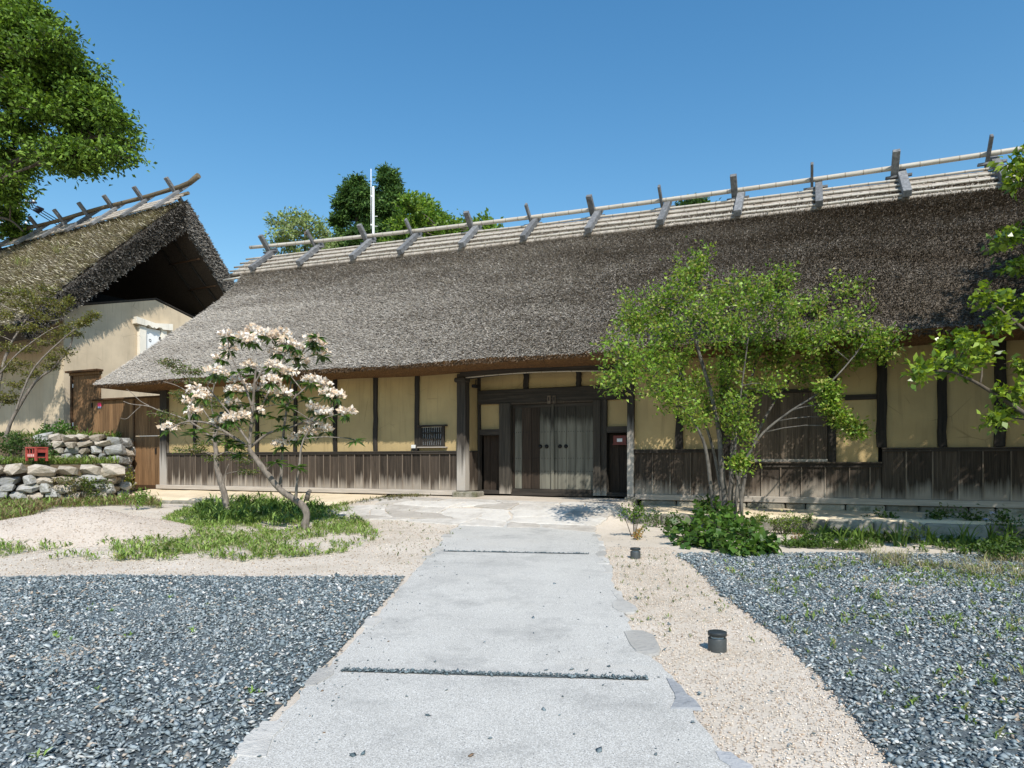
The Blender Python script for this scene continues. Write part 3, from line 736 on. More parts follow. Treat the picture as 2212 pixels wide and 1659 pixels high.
# barred window with its top board and ledge
wdw = empty('barred_window', parent=house)
box('window_paper', M['shoji'], wdw, -1.10, -.42, .064, .070, 1.27, 1.78)
for k in range(10): box('bar', M['stud'], wdw, -1.075 + k * .066, -1.043 + k * .066, .018, .058, 1.29, 1.765)
for z in (1.43, 1.60): box('cross_bar', M['stud'], wdw, -1.12, -.42, .030, .050, z, z + .035)
box('frame', M['stud'], wdw, -1.155, -1.085, .008, .073, 1.27, 1.79); box('frame', M['stud'], wdw, -.445, -.385, .008, .073, 1.27, 1.79)
box('frame', M['hwood'], wdw, -1.16, -.38, .012, .073, 1.255, 1.295)
box('top_board', M['hwood'], wdw, -1.17, -.30, -.05, .074, 1.79, 1.83, .006); box('ledge', M['sill'], wdw, -1.17, -.30, -.05, .074, 1.225, 1.255, .006)
ebox = MB().box(-1.365, -1.24, -.03, .074, 1.215, 1.31, .01).build('meter_box', M['grey_box'], house)
MB().box(-1.35, -1.26, -.012, .07, 1.16, 1.214).build('meter_bracket', M['iron'], house)

# gate recess
BV = .65
box('plaster_panel', M['plaster'], house, .20, .265, .17, .68, 1.15, 3.2)
rv = empty('wainscot', parent=house)
for k, (a, b_) in enumerate(((.192, .35), (.356, .50), (.506, .66))): box('board', M['board'], rv, .23, .272, a, b_, .11, 1.12)
box('cap_rail', M['hwood'], rv, .23, .285, .192, .66, 1.122, 1.148)
stud(.285, .345, .1, 3.2, BV - .02, BV + .12, 'stud')
for a, b_ in ((.345, 1.59), (1.72, 3.01), (3.13, 4.6)): plaster(a, b_, 2.74, 3.25, BV + .07)
stud(1.59, 1.72, 2.742, 3.25, BV, BV + .14); stud(3.01, 3.13, 2.742, 3.25, BV, BV + .14)
box('lintel', M['hwood'], house, .30, 4.6, BV - .05, BV + .2, 2.38, 2.74, .012)
plaster(.345, .94, 1.715, 2.378, BV + .07); plaster(3.80, 4.60, 1.725, 2.378, BV + .07)
box('side_lintel', M['hwood'], house, .346, .938, BV - .02, BV + .14, 1.56, 1.715); box('side_lintel', M['hwood'], house, 3.802, 4.6, BV - .02, BV + .14, 1.57, 1.724)
stud(.94, 1.26, .03, 2.378, BV - .08, BV + .22, 'door_jamb', 'jamb', .004)
stud(3.47, 3.66, .03, 2.378, BV - .08, BV + .22, 'door_jamb', 'jamb', .004); stud(3.662, 3.80, .03, 2.378, BV - .03, BV + .2, 'door_jamb', 'jamb', .004)
# dark wicket doors at the sides
for a, b_ in ((.35, .94), (3.80, 4.60)):
    w = empty('wicket_door', parent=house); n = 3
    for k in range(n): box('plank', M['door_dark'], w, a + (b_ - a) * k / n + .004, a + (b_ - a) * (k + 1) / n - .004, BV + .22, BV + .26, .10, 1.56)
    box('threshold', M['hwood'], w, a, b_, BV - .02, BV + .27, .02, .115)
# double leaf gate
box('door_head', M['batten'], house, 1.26, 3.47, BV - .055, BV + .02, 2.345, 2.377)
box('threshold', M['hwood'], house, 1.262, 3.468, BV - .04, BV + .2, .0, .075); box('threshold_board', M['hwood'], house, 1.262, 3.468, BV - .01, BV + .15, .077, .165)
def leaf(u0, u1, cuts, mats, knobs, seam):
    d = empty('gate_leaf', parent=house); cs = [u0] + cuts + [u1]
    for k in range(len(cs) - 1):
        e = random.uniform(-.006, .006)
        box('plank', M[mats[k]], d, cs[k] + .004, cs[k + 1] - .004, BV + .055 + e, BV + .10 + e, .17, 2.30)
    box('rail', M['hwood'], d, u0, u1, BV + .035, BV + .048, 2.25, 2.34)
    for (ku, kz) in knobs:
        o = MB().lathe([(.052, 0), (.052, .012), (.045, .03), (.025, .045), (.004, .05)], 16).build('boss', M['iron'], d)
        o.rotation_euler = (R(90), 0, 0); o.location = (ku, BV + .055, kz)
    for z in (.62, .95, 1.62):
        m = MB()
        for k in range(len(cs) - 1):
            for t in (.22, .5, .78):
                u = cs[k] + (cs[k + 1] - cs[k]) * t; m.box(u - .007, u + .007, BV + .040, BV + .06, z - .007, z + .007)
        m.build('nail_row', M['iron'], d)
    return d
leaf(1.265, 2.37, [1.33, 1.53, 1.79, 2.02, 2.31], ['door_dark', 'door', 'door_dark', 'door_dark', 'door', 'door'], [(2.04, 1.25), (2.21, 1.25)], 2)
leaf(2.39, 3.465, [2.50, 2.74, 2.99, 3.23], ['door', 'door', 'door', 'door', 'door'], [(2.57, 1.25), (2.73, 1.25)], 2)
box('astragal', M['door'], house, 2.345, 2.415, BV + .01, BV + .045, .12, 2.33)
for a in (2.27, 2.41):
    box('charm_plaque', M['panel'], house, a, a + .09, BV - .075, BV - .052, 2.33, 2.53)
    box('charm_inset', M['hwood'], house, a + .025, a + .065, BV - .081, BV - .076, 2.40, 2.49)
# red notice box by the right wicket
nb = empty('notice_box', (FO[0], FO[1], BASE), -FA); tag(nb, 'dark red box with a white paper hung in the right bay of the gate', 'notice box')
MB().box(3.93, 4.26, BV + .10, BV + .215, 1.29, 1.51, .01).build('case', M['sign_red'], nb)
box('rim', M['sign_red'], nb, 3.92, 4.27, BV + .085, BV + .1, 1.275, 1.30)
box('paper', M['paper'], nb, 4.03, 4.16, BV + .092, BV + .098, 1.35, 1.43)
box('print_line', M['grey_box'], nb, 4.045, 4.145, BV + .0895, BV + .0915, 1.405, 1.412)
stud(4.48, 4.63, .06, 3.1, -.05, .19, 'gate_post', 'post', .006)
MB().box(4.42, 4.70, -.12, .26, -.14, .05, .03).build('post_base_stone', M['curb'], house)
# arched front beam with a pale lower edge
V = []; n = 24
m = MB()
for i in range(n + 1):
    u = .12 + (4.62 - .12) * i / n; t = i / n; arch = .085 * math.sin(math.pi * t)
    for (v, z) in ((-.07, 2.985 + arch), (.15, 2.985 + arch), (.15, 3.22), (-.07, 3.22)): V.append((u, v, z))
fs = [(i * 4 + k, (i + 1) * 4 + k, (i + 1) * 4 + (k + 1) % 4, i * 4 + (k + 1) % 4) for i in range(n) for k in range(4)]
m.add(V, fs + [(0, 1, 2, 3), (n * 4 + 3, n * 4 + 2, n * 4 + 1, n * 4)]).build('front_beam', M['hwood'], house)
MB().tube([(.28 + 3.95 * i / 20, -.06, 2.968 + .085 * math.sin(math.pi * (.16 + 4 * i / 20 / 4.5 * .93))) for i in range(21)], .016, 6).build('pale_rod', M['bamboo'], house)
MB().box(-.02, .30, -.14, .2, 2.90, 3.02, .03).build('corbel', M['hwood'], house)
lamp = MB().box(.34, .46, .16, .36, 2.78, 2.86, .015).tube([(.40, .3, 2.86), (.40, .3, 3.0)], .015, 6)
lamp.build('gate_lamp', M['iron'], house)

# right hand wall
stR = [(5.57, 5.73), (6.54, 6.75), (8.70, 8.85), (9.59, 9.77), (10.65, 10.80), (11.58, 11.76), (12.62, 12.78), (13.6, 13.76), (14.6, 14.76), (15.6, 15.76), (16.6, 16.76), (17.6, 17.76)]
for (a, b_), zb in zip(stR, [1.155, .86, .86, .14, 1.155, 1.155, 1.155] + [1.155] * 5): stud(a, b_, zb if zb > .2 else 1.155, 3.2, .0, .17)
plaster(4.64, 5.57, 1.14, 3.2); plaster(5.73, 6.54, 1.14, 3.2); plaster(6.75, 8.70, 2.40, 3.2)
plaster(8.85, 9.59, .86, 2.13); plaster(8.85, 9.59, 2.24, 3.2)
box('cross_rail', M['hwood'], house, 8.852, 9.588, .03, .16, 2.13, 2.24)
for i in range(3, len(stR) - 1): plaster(stR[i][1], stR[i + 1][0], 1.14, 3.2)
wainscot(4.64, 6.62, 1.115, .36, .46); wainscot(6.63, 9.68, .80, .36, .46); wainscot(9.69, UE - .1, 1.115, .36, .46)
box('ledge', M['panel'], house, 6.65, 9.68, -.07, .09, .834, .862)
box('shutter_head', M['hwood'], house, 6.752, 8.698, .0, .16, 2.33, 2.40)
sh = empty('board_shutters', parent=house); u = 6.76
while u < 8.69:
    e = min(8.69, u + random.uniform(.10, .17)); 
    if 8.69 - e < .05: e = 8.69
    d = random.uniform(0, .01) + (.025 if u > 7.72 else 0); box('board', M['panel'], sh, u, e - .004, .02 + d, .05 + d, .865, 2.325); u = e
box('bottom_rail', M['sill'], sh, 6.76, 8.69, .0, .018, .866, .92)
box('ground_sill', M['sill'], house, 4.66, UE, -.07, .12, -.005, .122, .008)
fs_ = empty('foundation', parent=house)
u = 4.8
while u < 15:
    e = u + random.uniform(.35, .85); MB().box(u, e - .02, -.055 + random.uniform(-.02, .03), .10, -.24, -.008, .03).build('foundation_stone', M['curb'], fs_); u = e
# platform in front of the walls, edged with stone
def platform(u0, u1, zt0, zt1, depth, label):
    p = empty('platform', (FO[0], FO[1], BASE), -FA); tag(p, label, kind='structure')
    V = []; n = 30
    for i in range(n + 1):
        u = u0 + (u1 - u0) * i / n
        for k in range(6):
            v = -.0 - depth * k / 5; V.append((u, v, zt0 + (zt1 - zt0) * k / 5 + random.uniform(-.008, .008)))
        V.append((u, -depth, -.55))
    Fq = [(i * 7 + k, i * 7 + k + 1, (i + 1) * 7 + k + 1, (i + 1) * 7 + k) for i in range(n) for k in range(6)]
    link('platform_top', mesh_np('platform_top', V, Fq, smooth=False), M['earth'], p)
    u = u0
    while u < u1 - .1:
        e = min(u1, u + random.uniform(.5, 1.15)); a = random.uniform(-.03, .03)
        MB().box(u + .008, e - .012, -depth - .13 + a, -depth + .05, -.6, zt1 - .02 + random.uniform(-.03, .02), .035).build('curb_stone', M['curb'], p); u = e
    return p
platform(-11.2, -2.1, -.03, -.20, 1.55, 'packed earth apron along the left half of the house')
platform(4.98, UE, -.13, -.19, 1.45, 'packed earth apron along the right half of the house')

# ------------------------------------------------------------------ board fence between house and storehouse
fen = empty('board_fence', (FO[0], FO[1], BASE), -FA)
tag(fen, 'brown board fence with a low door beside the left end of the thatched house', 'fence')
FVv = .15
def planks(parent, u0, u1, z0, z1, w, v=FVv, zf=None):
    u = u0
    while u < u1 - .01:
        e = min(u1, u + w * random.uniform(.85, 1.15)); e = u1 if u1 - e < w * .35 else e
        box('board', M['fence'], parent, u + .002, e - .003, v + random.uniform(0, .006), v + .035, z0, z1); u = e
planks(fen, -14.2, -12.14, .02, 2.95, .155)
lowd = empty('fence_door', parent=fen)
planks(fen, -12.13, -10.77, 1.72, 2.95, .15); 
planks(lowd, -12.12, -10.94, .10, 1.69, .15, FVv - .02)
box('foot_rail', M['fence_dark'], lowd, -12.12, -11.05, FVv - .05, FVv + .03, -.03, .098)
box('lock', M['iron'], lowd, -11.14, -11.09, FVv - .045, FVv - .021, 1.12, 1.3)
box('hinge', M['whitest'], lowd, -12.15, -12.13, FVv - .05, FVv - .03, .3, .45)
box('slot_edge', M['whitest'], fen, -11.89, -11.06, FVv - .015, FVv - .005, 1.695, 1.71)
box('top_board', M['fence_dark'], fen, -14.25, -10.76, FVv - .10, FVv + .12, 2.952, 3.0)
box('door_post', M['fence_dark'], fen, -12.18, -12.125, FVv - .03, FVv - .004, .0, 2.9)
stk = empty('sticker', (FO[0], FO[1], BASE), -FA); tag(stk, 'pink-red square notice stuck on the brown board fence', 'sticker')
box('sticker_sheet', M['pink'], stk, -13.95, -13.78, FVv - .008, FVv - .002, 2.745, 2.87); box('sticker_print', M['blue_print'], stk, -13.95, -13.78, FVv - .008, FVv - .002, 2.685, 2.744)
td = empty('plank_door', (FO[0], FO[1], BASE), -FA); tag(td, 'tall brown plank door with a small hood beside the storehouse wall', 'door')
planks(td, -15.30, -13.88, 1.84, 3.86, .16, FVv + .04)
box('door_hood', M['fence_dark'], td, -15.48, -13.80, FVv - .14, FVv + .10, 3.95, 4.02, .01); box('door_head', M['fence'], td, -15.42, -13.86, FVv - .02, FVv + .1, 3.862, 3.948)
box('door_post', M['fence_dark'], td, -15.40, -15.31, FVv - .0, FVv + .1, 1.7, 3.86); box('door_sill', M['fence_dark'], td, -15.45, -13.85, FVv - .06, FVv + .12, 1.70, 1.83)
for z in (3.45, 2.1): box('hinge', M['whitest'], td, -15.30, -15.27, FVv + .02, FVv + .038, z, z + .13)
box('latch', M['iron'], td, -14.30, -14.26, FVv + .0, FVv + .03, 2.72, 2.88)

# ------------------------------------------------------------------ storehouse with its own thatched roof
KR = R(27); KC = (-16.09, 24.5, 2.3)
kura = empty('storehouse', KC, -KR); tag(kura, 'tall plastered storehouse under a mossy thatched gable roof on the terrace', 'storehouse')
KW, KL = 8.1, 14.0
m = MB(); A = [(0, 0), (0, 4.78), (KW / 2, 5.79), (KW, 4.78), (KW, 0)]
def prism(poly, x0, x1):
    n = len(poly); vs = [(x0, y, z) for (y, z) in poly] + [(x1, y, z) for (y, z) in poly]
    return MB().add(vs, [tuple(range(n)), tuple(range(2 * n - 1, n - 1, -1))] + [(k, n + k, n + (k + 1) % n, (k + 1) % n) for k in range(n)])
prism([(0, -.3), (0, 4.78), (3.57, 5.79), (KW, 4.7), (KW, -.3)], -1.25, 0).build('gable_wall', M['kura_plaster'], kura)
prism([(.36, -.3), (.36, 4.70), (3.57, 5.70), (KW - .3, 4.70), (KW - .3, -.3)], -KL, -1.252).build('side_wall', M['kura_plaster'], kura)
for sgn in (0, 1):      # dark boards capping the plastered gable
    a, b_ = ((-.12, 4.78), (3.57, 5.83)) if sgn == 0 else ((3.57, 5.83), (KW + .12, 4.7))
    MB().beam((-.1, a[0], a[1] + .03), (-.1, b_[0], b_[1] + .01), .26, .06).build('gable_capping', M['hwood'], kura)
RY, RZ, EY, EZk, OV = 4.11, 9.80, -1.75, 3.85, 1.1
kt = 1.05
def ovx(t): return .32 + (OV - .32) * t
kp = [(EY, EZk, 0), (RY, RZ, 1), (2 * RY - EY, EZk, 0), (2 * RY - EY - .45, EZk - .45, 0), (RY, RZ - kt - .1, 1), (EY + .45, EZk - .45, 0)]
kroof = MB().add([(-KL, y, z) for y, z, t in kp] + [(ovx(t), y, z) for y, z, t in kp], [(0, 1, 4, 5), (1, 2, 3, 4), (11, 10, 7, 6), (10, 9, 8, 7)] + [(k, 6 + k, 6 + (k + 1) % 6, (k + 1) % 6) for k in range(6)]).build('roof', M['thatch_base'], kura)
def kslope(a, t): return (-KL + (KL + ovx(t)) * a, EY + (RY - EY) * t, EZk + (RZ - EZk) * t + .10 * math.sin(math.pi * t))
PALK = [(.43, .385, .30), (.50, .45, .36), (.35, .31, .235), (.38, .36, .22), (.27, .24, .175), (.56, .51, .42)]
surf_blades(kslope, .2, 1, 60000, .12, .040, PALK, 'thatch_straw', M['kura_thatch'], kroof)
# cut faces of the verge
n = 26000; sd = rng.integers(0, 2, n); t = rng.uniform(0, 1, n); d = rng.uniform(0, 1, n)
yo = EY + (RY - EY) * t; zo = EZk + (RZ - EZk) * t; yi = EY + .45 + (RY - EY - .45) * t; zi = EZk - .45 + (RZ - kt - EZk + .35) * t
yy = yo + (yi - yo) * d; zz = zo + (zi - zo) * d; yy = np.where(sd == 0, yy, 2 * RY - yy)
P = np.stack([ovx(t) - .02, yy, zz], 1)
dirn = np.where((sd == 0)[:, None], np.array([[.55, -.45, -.5]]), np.array([[.55, .45, -.5]]))
Vv, Ff, c = blades(P, dirn, np.tile(np.array([[1., 0, 0]]), (n, 1)), rng.uniform(.08, .2, n), rng.uniform(.025, .05, n), rng.uniform(0, .08, n), np.array([(.20, .185, .165), (.13, .12, .105), (.29, .27, .24), (.08, .07, .06)])[rng.integers(0, 4, n)])
o = link('verge_straw', mesh_np('verge_straw', Vv, Ff, c), M['thatch'], kroof); o['kind'] = 'stuff'
n = 5000; t = rng.uniform(0, 1, n); P = np.stack([ovx(t) - rng.uniform(0, .1, n), 2 * RY - (EY + (RY - EY) * t), EZk + (RZ - EZk) * t], 1)
Vv, Ff, c = blades(P, np.tile(np.array([[.2, .6, -.3]]), (n, 1)), np.tile(np.array([[0, .7, .7]]), (n, 1)), rng.uniform(.06, .16, n), rng.uniform(.03, .05, n), rng.uniform(0, .08, n), np.array([(.16, .14, .12), (.24, .22, .19)])[rng.integers(0, 2, n)])
o = link('verge_straw', mesh_np('verge_straw', Vv, Ff, c), M['thatch'], kroof); o['kind'] = 'stuff'
# rafters and battens inside the gable
for x in (-.9, .12):
    for s_ in (1, -1):
        yb, ya = (RY - 5.0 * s_, RY)
        MB().tube([(x, RY - 5.0 * s_, 3.75), (x, RY, 8.58)], .05, 6).build('rafter', M['stud'], kura)
for k in range(5):
    tq = .15 + .17 * k; y = 2 * RY - (EY + .45 + (RY - EY - .45) * tq); z = EZk - .45 + (RZ - kt - EZk + .35) * tq
    MB().tube([(-1, y - .1, z - .06), (ovx(tq) - .05, y - .1, z - .06)], .035, 6).build('purlin', M['fence_dark'], kura)
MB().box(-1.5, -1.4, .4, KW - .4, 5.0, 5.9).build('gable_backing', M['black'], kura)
# white shuttered window in the gable
kw = empty('gable_window', parent=kura)
m = MB(); pts = [(2.60, 4.92), (2.60, 4.66), (3.02, 4.62), (3.08, 4.68), (3.16, 4.66), (3.28, 4.58), (3.36, 4.63), (3.44, 4.58), (3.56, 4.66), (3.66, 4.66), (3.74, 4.60), (4.18, 4.64), (4.18, 4.90), (3.4, 4.80)]
prism(pts, .0, .26).build('hood', M['white'], kw)
box('jamb', M['white'], kw, .0, .16, 2.80, 3.08, 3.2, 4.61); box('jamb', M['white'], kw, .0, .16, 3.74, 3.98, 3.2, 4.60)
box('shutter', M['whitest'], kw, .0, .09, 3.09, 3.73, 3.2, 4.57)
MB().tube([(.10, 3.28 + .045 * math.cos(a), 4.10 + .05 * math.sin(a)) for a in np.linspace(0, 6.28, 13)], .008, 5).build('ring_handle', M['iron'], kw)
MB().tube([(.11, 3.70 + .03 * math.cos(a), 4.24 + .07 * math.sin(a)) for a in np.linspace(0, 6.28, 13)], .014, 5).build('ring_handle', M['iron'], kw)
# its ridge: log rail, cross timbers, boards
MB().tube([(x, RY, RZ + .62 + (.0 if x < 1.0 else (x - 1.0) ** 2 * .30) + .02 * math.sin(x)) for x in np.linspace(-KL, 1.9, 30)], [.085] * 26 + [.085, .09, .10, .11], 8).build('ridge_rail', M['log'], kura)
for i in range(3):
    MB().beam((-KL, RY - .18 - .22 * i, RZ + .16 - .2 * i), (OV + .1, RY - .18 - .22 * i, RZ + .16 - .2 * i), .2, .05, (0, -.7, .7)).build('ridge_board', M['bark_sheet'], kura)
MB().tube([(.1, RY - .08, RZ + .22), (1.4, RY - .08, RZ + .24)], .07, 8).build('bamboo_pole', M['log'], kura)
for i, x in enumerate((.55, -1.48, -3.51, -5.32, -7.17, -9.16, -11.2, -13.1)):
    t = empty('ridge_timber', (x, RY, RZ), 0, kura)
    MB().beam((.10, -1.05, -.55), (.10, .45, .88), .20, .12, c=.01).build('front_leg', M['grey_wood'], t)
    MB().beam((-.10, 1.0, -.5), (-.10, -.40, .93), .18, .12, c=.01).build('back_leg', M['grey_wood'], t)

# ------------------------------------------------------------------ stone walls and terrace on the left
def stone_mesh(seed):
    r = random.Random(seed); bm = bmesh.new()
    for k in range(26):
        p = Vector((r.uniform(-1, 1), r.uniform(-1, 1), r.uniform(-1, 1))); p /= (abs(p.x) ** 6 + abs(p.y) ** 6 + abs(p.z) ** 6) ** (1 / 6)
        bm.verts.new(p * .5 * r.uniform(.8, 1.08))
    bmesh.ops.convex_hull(bm, input=bm.verts[:])
    for v in [v for v in bm.verts if not v.link_faces]: bm.verts.remove(v)
    me = bpy.data.meshes.new('stone'); bm.to_mesh(me); bm.free(); return me
SM = {k: [stone_mesh(50 + i + 100 * j) for i in range(9)] for j, k in enumerate(('stone_pale', 'stone_grey'))}
for k in SM:
    for me in SM[k]: me.materials.append(M[k])
def stone(parent, p, size, ang, k, tilt=.14):
    return link('stone', random.choice(SM[k]), None, parent, p, (random.uniform(-tilt, tilt), random.uniform(-tilt, tilt), ang + random.uniform(-.12, .12)), size)
def wall_stones(parent, A, B, z0f, courses, depth, pale, slope_end=0):
    A = Vector(A); B = Vector(B); L = (B - A).length; d = (B - A).normalized(); ang = math.atan2(d.y, d.x); q = Vector((d.y, -d.x))
    z = 0
    for ci, (h, w0, w1) in enumerate(courses):
        s = random.uniform(-.3, 0)
        while s < L - slope_end * (ci / max(1, len(courses) - 1)):
            w = random.uniform(w0, w1); hh = h * random.uniform(.85, 1.15)
            x = A + d * (s + w / 2) + q * random.uniform(-.05, .06)
            k = 'stone_pale' if random.random() < pale[ci] else 'stone_grey'
            stone(parent, (x.x, x.y, z0f + z + h / 2 + random.uniform(-.03, .03)), (w * random.uniform(1.02, 1.16), depth * random.uniform(.9, 1.2), hh * random.uniform(1.02, 1.22)), ang, k, .2); s += w
        z += h
lw = empty('stone_wall'); tag(lw, 'low dry stone retaining wall with large pale capping stones at far left', 'stone wall')
A1, B1 = (-16.6, 17.75), (-12.15, 20.32)
wall_stones(lw, A1, B1, .22, [(.22, .22, .45), (.24, .25, .55), (.22, .2, .6), (.24, .3, .7), (.34, .45, .85)], .55, [.1, .15, .3, .5, 1.0])
for k in range(4): stone(lw, (-12.0 + random.uniform(-.15, .2), 20.9 + random.uniform(-.2, .3), .4 + .13 * k), (.36, .36, .26), .4, 'stone_grey')
uw = empty('stone_wall'); tag(uw, 'upper dry stone wall of small rough stones below the brown plank door', 'stone wall')
A2, B2 = (-14.75, 21.3), (-12.75, 21.66)
wall_stones(uw, A2, B2, .35, [(.30, .3, .5)] * 4 + [(.22, .2, .42), (.22, .22, .45), (.21, .2, .5), (.20, .28, .6)], .5, [.3] * 4 + [.5, .6, .6, .9], .25)
wall_stones(uw, (-12.62, 21.75), (-12.78, 22.9), .35, [(.28, .3, .5)] * 7, .5, [.4] * 7)
wall_stones(lw, (-12.15, 20.45), (-12.55, 21.7), .3, [(.27, .25, .45)] * 4, .5, [.2, .3, .4, .9])
m = MB()     # terrace: earth filled behind the two walls
vs = [(-16.7, 18.05), (-12.5, 20.55), (-12.6, 21.4), (-12.8, 21.9), (-14.7, 21.55), (-18, 21.2), (-30, 19), (-30, 12)]
n = len(vs); m.add([(x, y, 0) for x, y in vs] + [(x, y, 1.45) for x, y in vs], [tuple(range(n, 2 * n))] + [(k, (k + 1) % n, n + (k + 1) % n, n + k) for k in range(n)])
tag(m.build('terrace', M['soil']), 'earth terrace behind the low stone wall', kind='structure')
m = MB(); vs = [(-40, 18.6), (-18, 21.1), (-14.8, 21.5), (-13.0, 21.9), (-13.1, 22.9), (-12.2, 24.2), (-9, 60), (-60, 60)]
n = len(vs); m.add([(x, y, 0) for x, y in vs] + [(x, y, 2.3) for x, y in vs], [tuple(range(n, 2 * n))] + [(k, (k + 1) % n, n + (k + 1) % n, n + k) for k in range(n)])
tag(m.build('terrace', M['soil']), 'higher earth terrace under the storehouse', kind='structure')
MB().box(-16.4, -14.4, 0, .3, 0, .22, .03)
slab = MB().box(-.9, .9, -.22, .22, 0, .2, .03).build('stone_slab', M['curb'], None, loc=(-15.75, 20.1, 1.45), rot=(0, 0, .1)); tag(slab, 'long grey stone slab lying on the terrace left of the red crate', 'stone slab')
# red bottle crate standing on the terrace
cr = empty('crate', (-13.75, 19.75, 1.56), R(-24)); tag(cr, 'faded red plastic bottle crate standing on the terrace wall', 'crate')
cw, cd, ch = .42, .30, .40
for sx in (-1, 1):
    for sy in (-1, 1): MB().box(sx * cw / 2 - .025, sx * cw / 2 + .025, sy * cd / 2 - .025, sy * cd / 2 + .025, 0, ch).build('corner_post', M['red'], cr)
MB().box(-cw / 2 - .03, cw / 2 + .03, -cd / 2 - .03, cd / 2 + .03, ch - .035, ch + .003).build('top_rim', M['red'], cr)
for sy in (-1, 1):
    y0 = sy * cd / 2
    MB().box(-cw / 2, cw / 2, y0 - .012, y0 + .012, .10, .22).build('side_panel', M['red'], cr)
    for k in (-.07, .07): MB().box(k - .015, k + .015, y0 - .010, y0 + .010, .22, ch - .036).build('side_bar', M['red'], cr)
for k in (-.12, -.04, .04, .12): MB().box(k - .025, k + .025, -cd / 2 - .016, -cd / 2 - .013, .125, .195).build('print_mark', M['crate_print'], cr)
for sx in (-1, 1):
    x0 = sx * cw / 2
    MB().box(x0 - .011, x0 + .011, -cd / 2, cd / 2, .24, .35).build('end_panel', M['red'], cr); MB().box(x0 - .011, x0 + .011, -cd / 2, cd / 2, .09, .12).build('end_bar', M['red'], cr)
MB().box(-cw / 2 + .03, cw / 2 - .03, -cd / 2 + .03, cd / 2 - .03, .09, .30).build('crate_inside', M['black'], cr)

# ------------------------------------------------------------------ bollard lamps
def bollard(px, lab):
    x, y = gp(*px); o = empty('bollard_lamp', (x, y, zg(x, y))); tag(o, lab, 'lamp', 'low lamps along the sandy strip')
    MB().lathe([(.074, -.03), (.074, .100), (.072, .104), (.055, .105)], 36).build('body', M['metal_dark'], o)
    MB().lathe([(.052, .09), (.052, .128)], 28).build('neck', M['metal_pale'], o)
    MB().lathe([(.055, .1245), (.0745, .125), (.0755, .150), (.0745, .1535), (.071, .1555), (.002, .157)], 36).build('cap', M['metal_top'], o)
bollard((1549.5, 1405.5), 'low dark cylindrical lamp on the sand, nearer to the viewer')
bollard((1372.5, 1206.5), 'low dark cylindrical lamp on the sand, farther along near the shrub')

# ------------------------------------------------------------------ vegetation
def unit(a): return a / (np.linalg.norm(a, axis=-1, keepdims=True) + 1e-9)
def leafquads(C, A, Nn, L, Wd, fold=.12):
    A = unit(A); S = unit(np.cross(A, Nn)); Nn = np.cross(S, A)
    L = L[:, None]; Wd = Wd[:, None]
    b0 = C; tip = C + A * L - Nn * L * .12
    mid = C + A * L * .45 + Nn * L * fold
    V = np.stack([b0, mid + S * Wd * .5, tip, mid - S * Wd * .5], 1).reshape(-1, 3)
    return V, np.arange(len(C) * 4).reshape(-1, 4)
def pick(pal, n, lo=.7, hi=1.3):
    pal = np.array(pal); return pal[rng.integers(0, len(pal), n)] * rng.uniform(lo, hi, (n, 1))
def foliage(clumps, twigs, per, L, Wd, pal, up=.6, jit=.06, droop=.1, flat=0.0, tilt=0.0):
    Cs = []; As = []; segs = []
    for (c, r) in clumps:
        c = np.array(c); r = np.array(r if hasattr(r, '__len__') else (r, r, r * .75))
        d = unit(rng.normal(0, 1, (twigs, 3))); d[:, 2] = d[:, 2] * (1 - flat) + .1
        e = c + d * r * rng.uniform(.55, 1.0, (twigs, 1)); s = c + (e - c) * .05 - np.array([0, 0, r[2] * .35])
        e[:, 2] -= tilt * (e[:, 0] - c[0]) + tilt * .6 * np.abs(e[:, 0] - c[0])
        for a, b_ in zip(s, e): segs.append((a, b_))
        t = rng.uniform(.25, 1.02, (twigs, per, 1)); P = s[:, None] + (e - s)[:, None] * t + rng.normal(0, jit, (twigs, per, 3))
        A = unit(e - s)[:, None] * .8 + rng.normal(0, .65, (twigs, per, 3)); A[..., 2] -= droop
        Cs.append(P.reshape(-1, 3)); As.append(A.reshape(-1, 3))
    C = np.concatenate(Cs); A = np.concatenate(As); n = len(C)
    Nn = unit(rng.normal(0, .55, (n, 3)) + np.array([0, 0, up]))
    V, F = leafquads(C, A, Nn, L * rng.uniform(.6, 1.25, n), Wd * rng.uniform(.6, 1.25, n))
    return V, F, pick(pal, n), segs
def curve3(a, b_, lift=.1, n=4):
    a = Vector(a); b_ = Vector(b_); d = b_ - a; o = Vector((random.uniform(-.08, .08), random.uniform(-.08, .08), lift)) * d.length
    return [a + d * (i / n) + o * math.sin(math.pi * i / n) for i in range(n + 1)]
def smooth_path(P, k=3):
    P = [Vector(p) for p in P]
    for _ in range(k - 1):
        Q = [P[0]]
        for a, b_ in zip(P[:-1], P[1:]): Q += [a.lerp(b_, .25), a.lerp(b_, .75)]
        P = Q + [P[-1]]
    return P
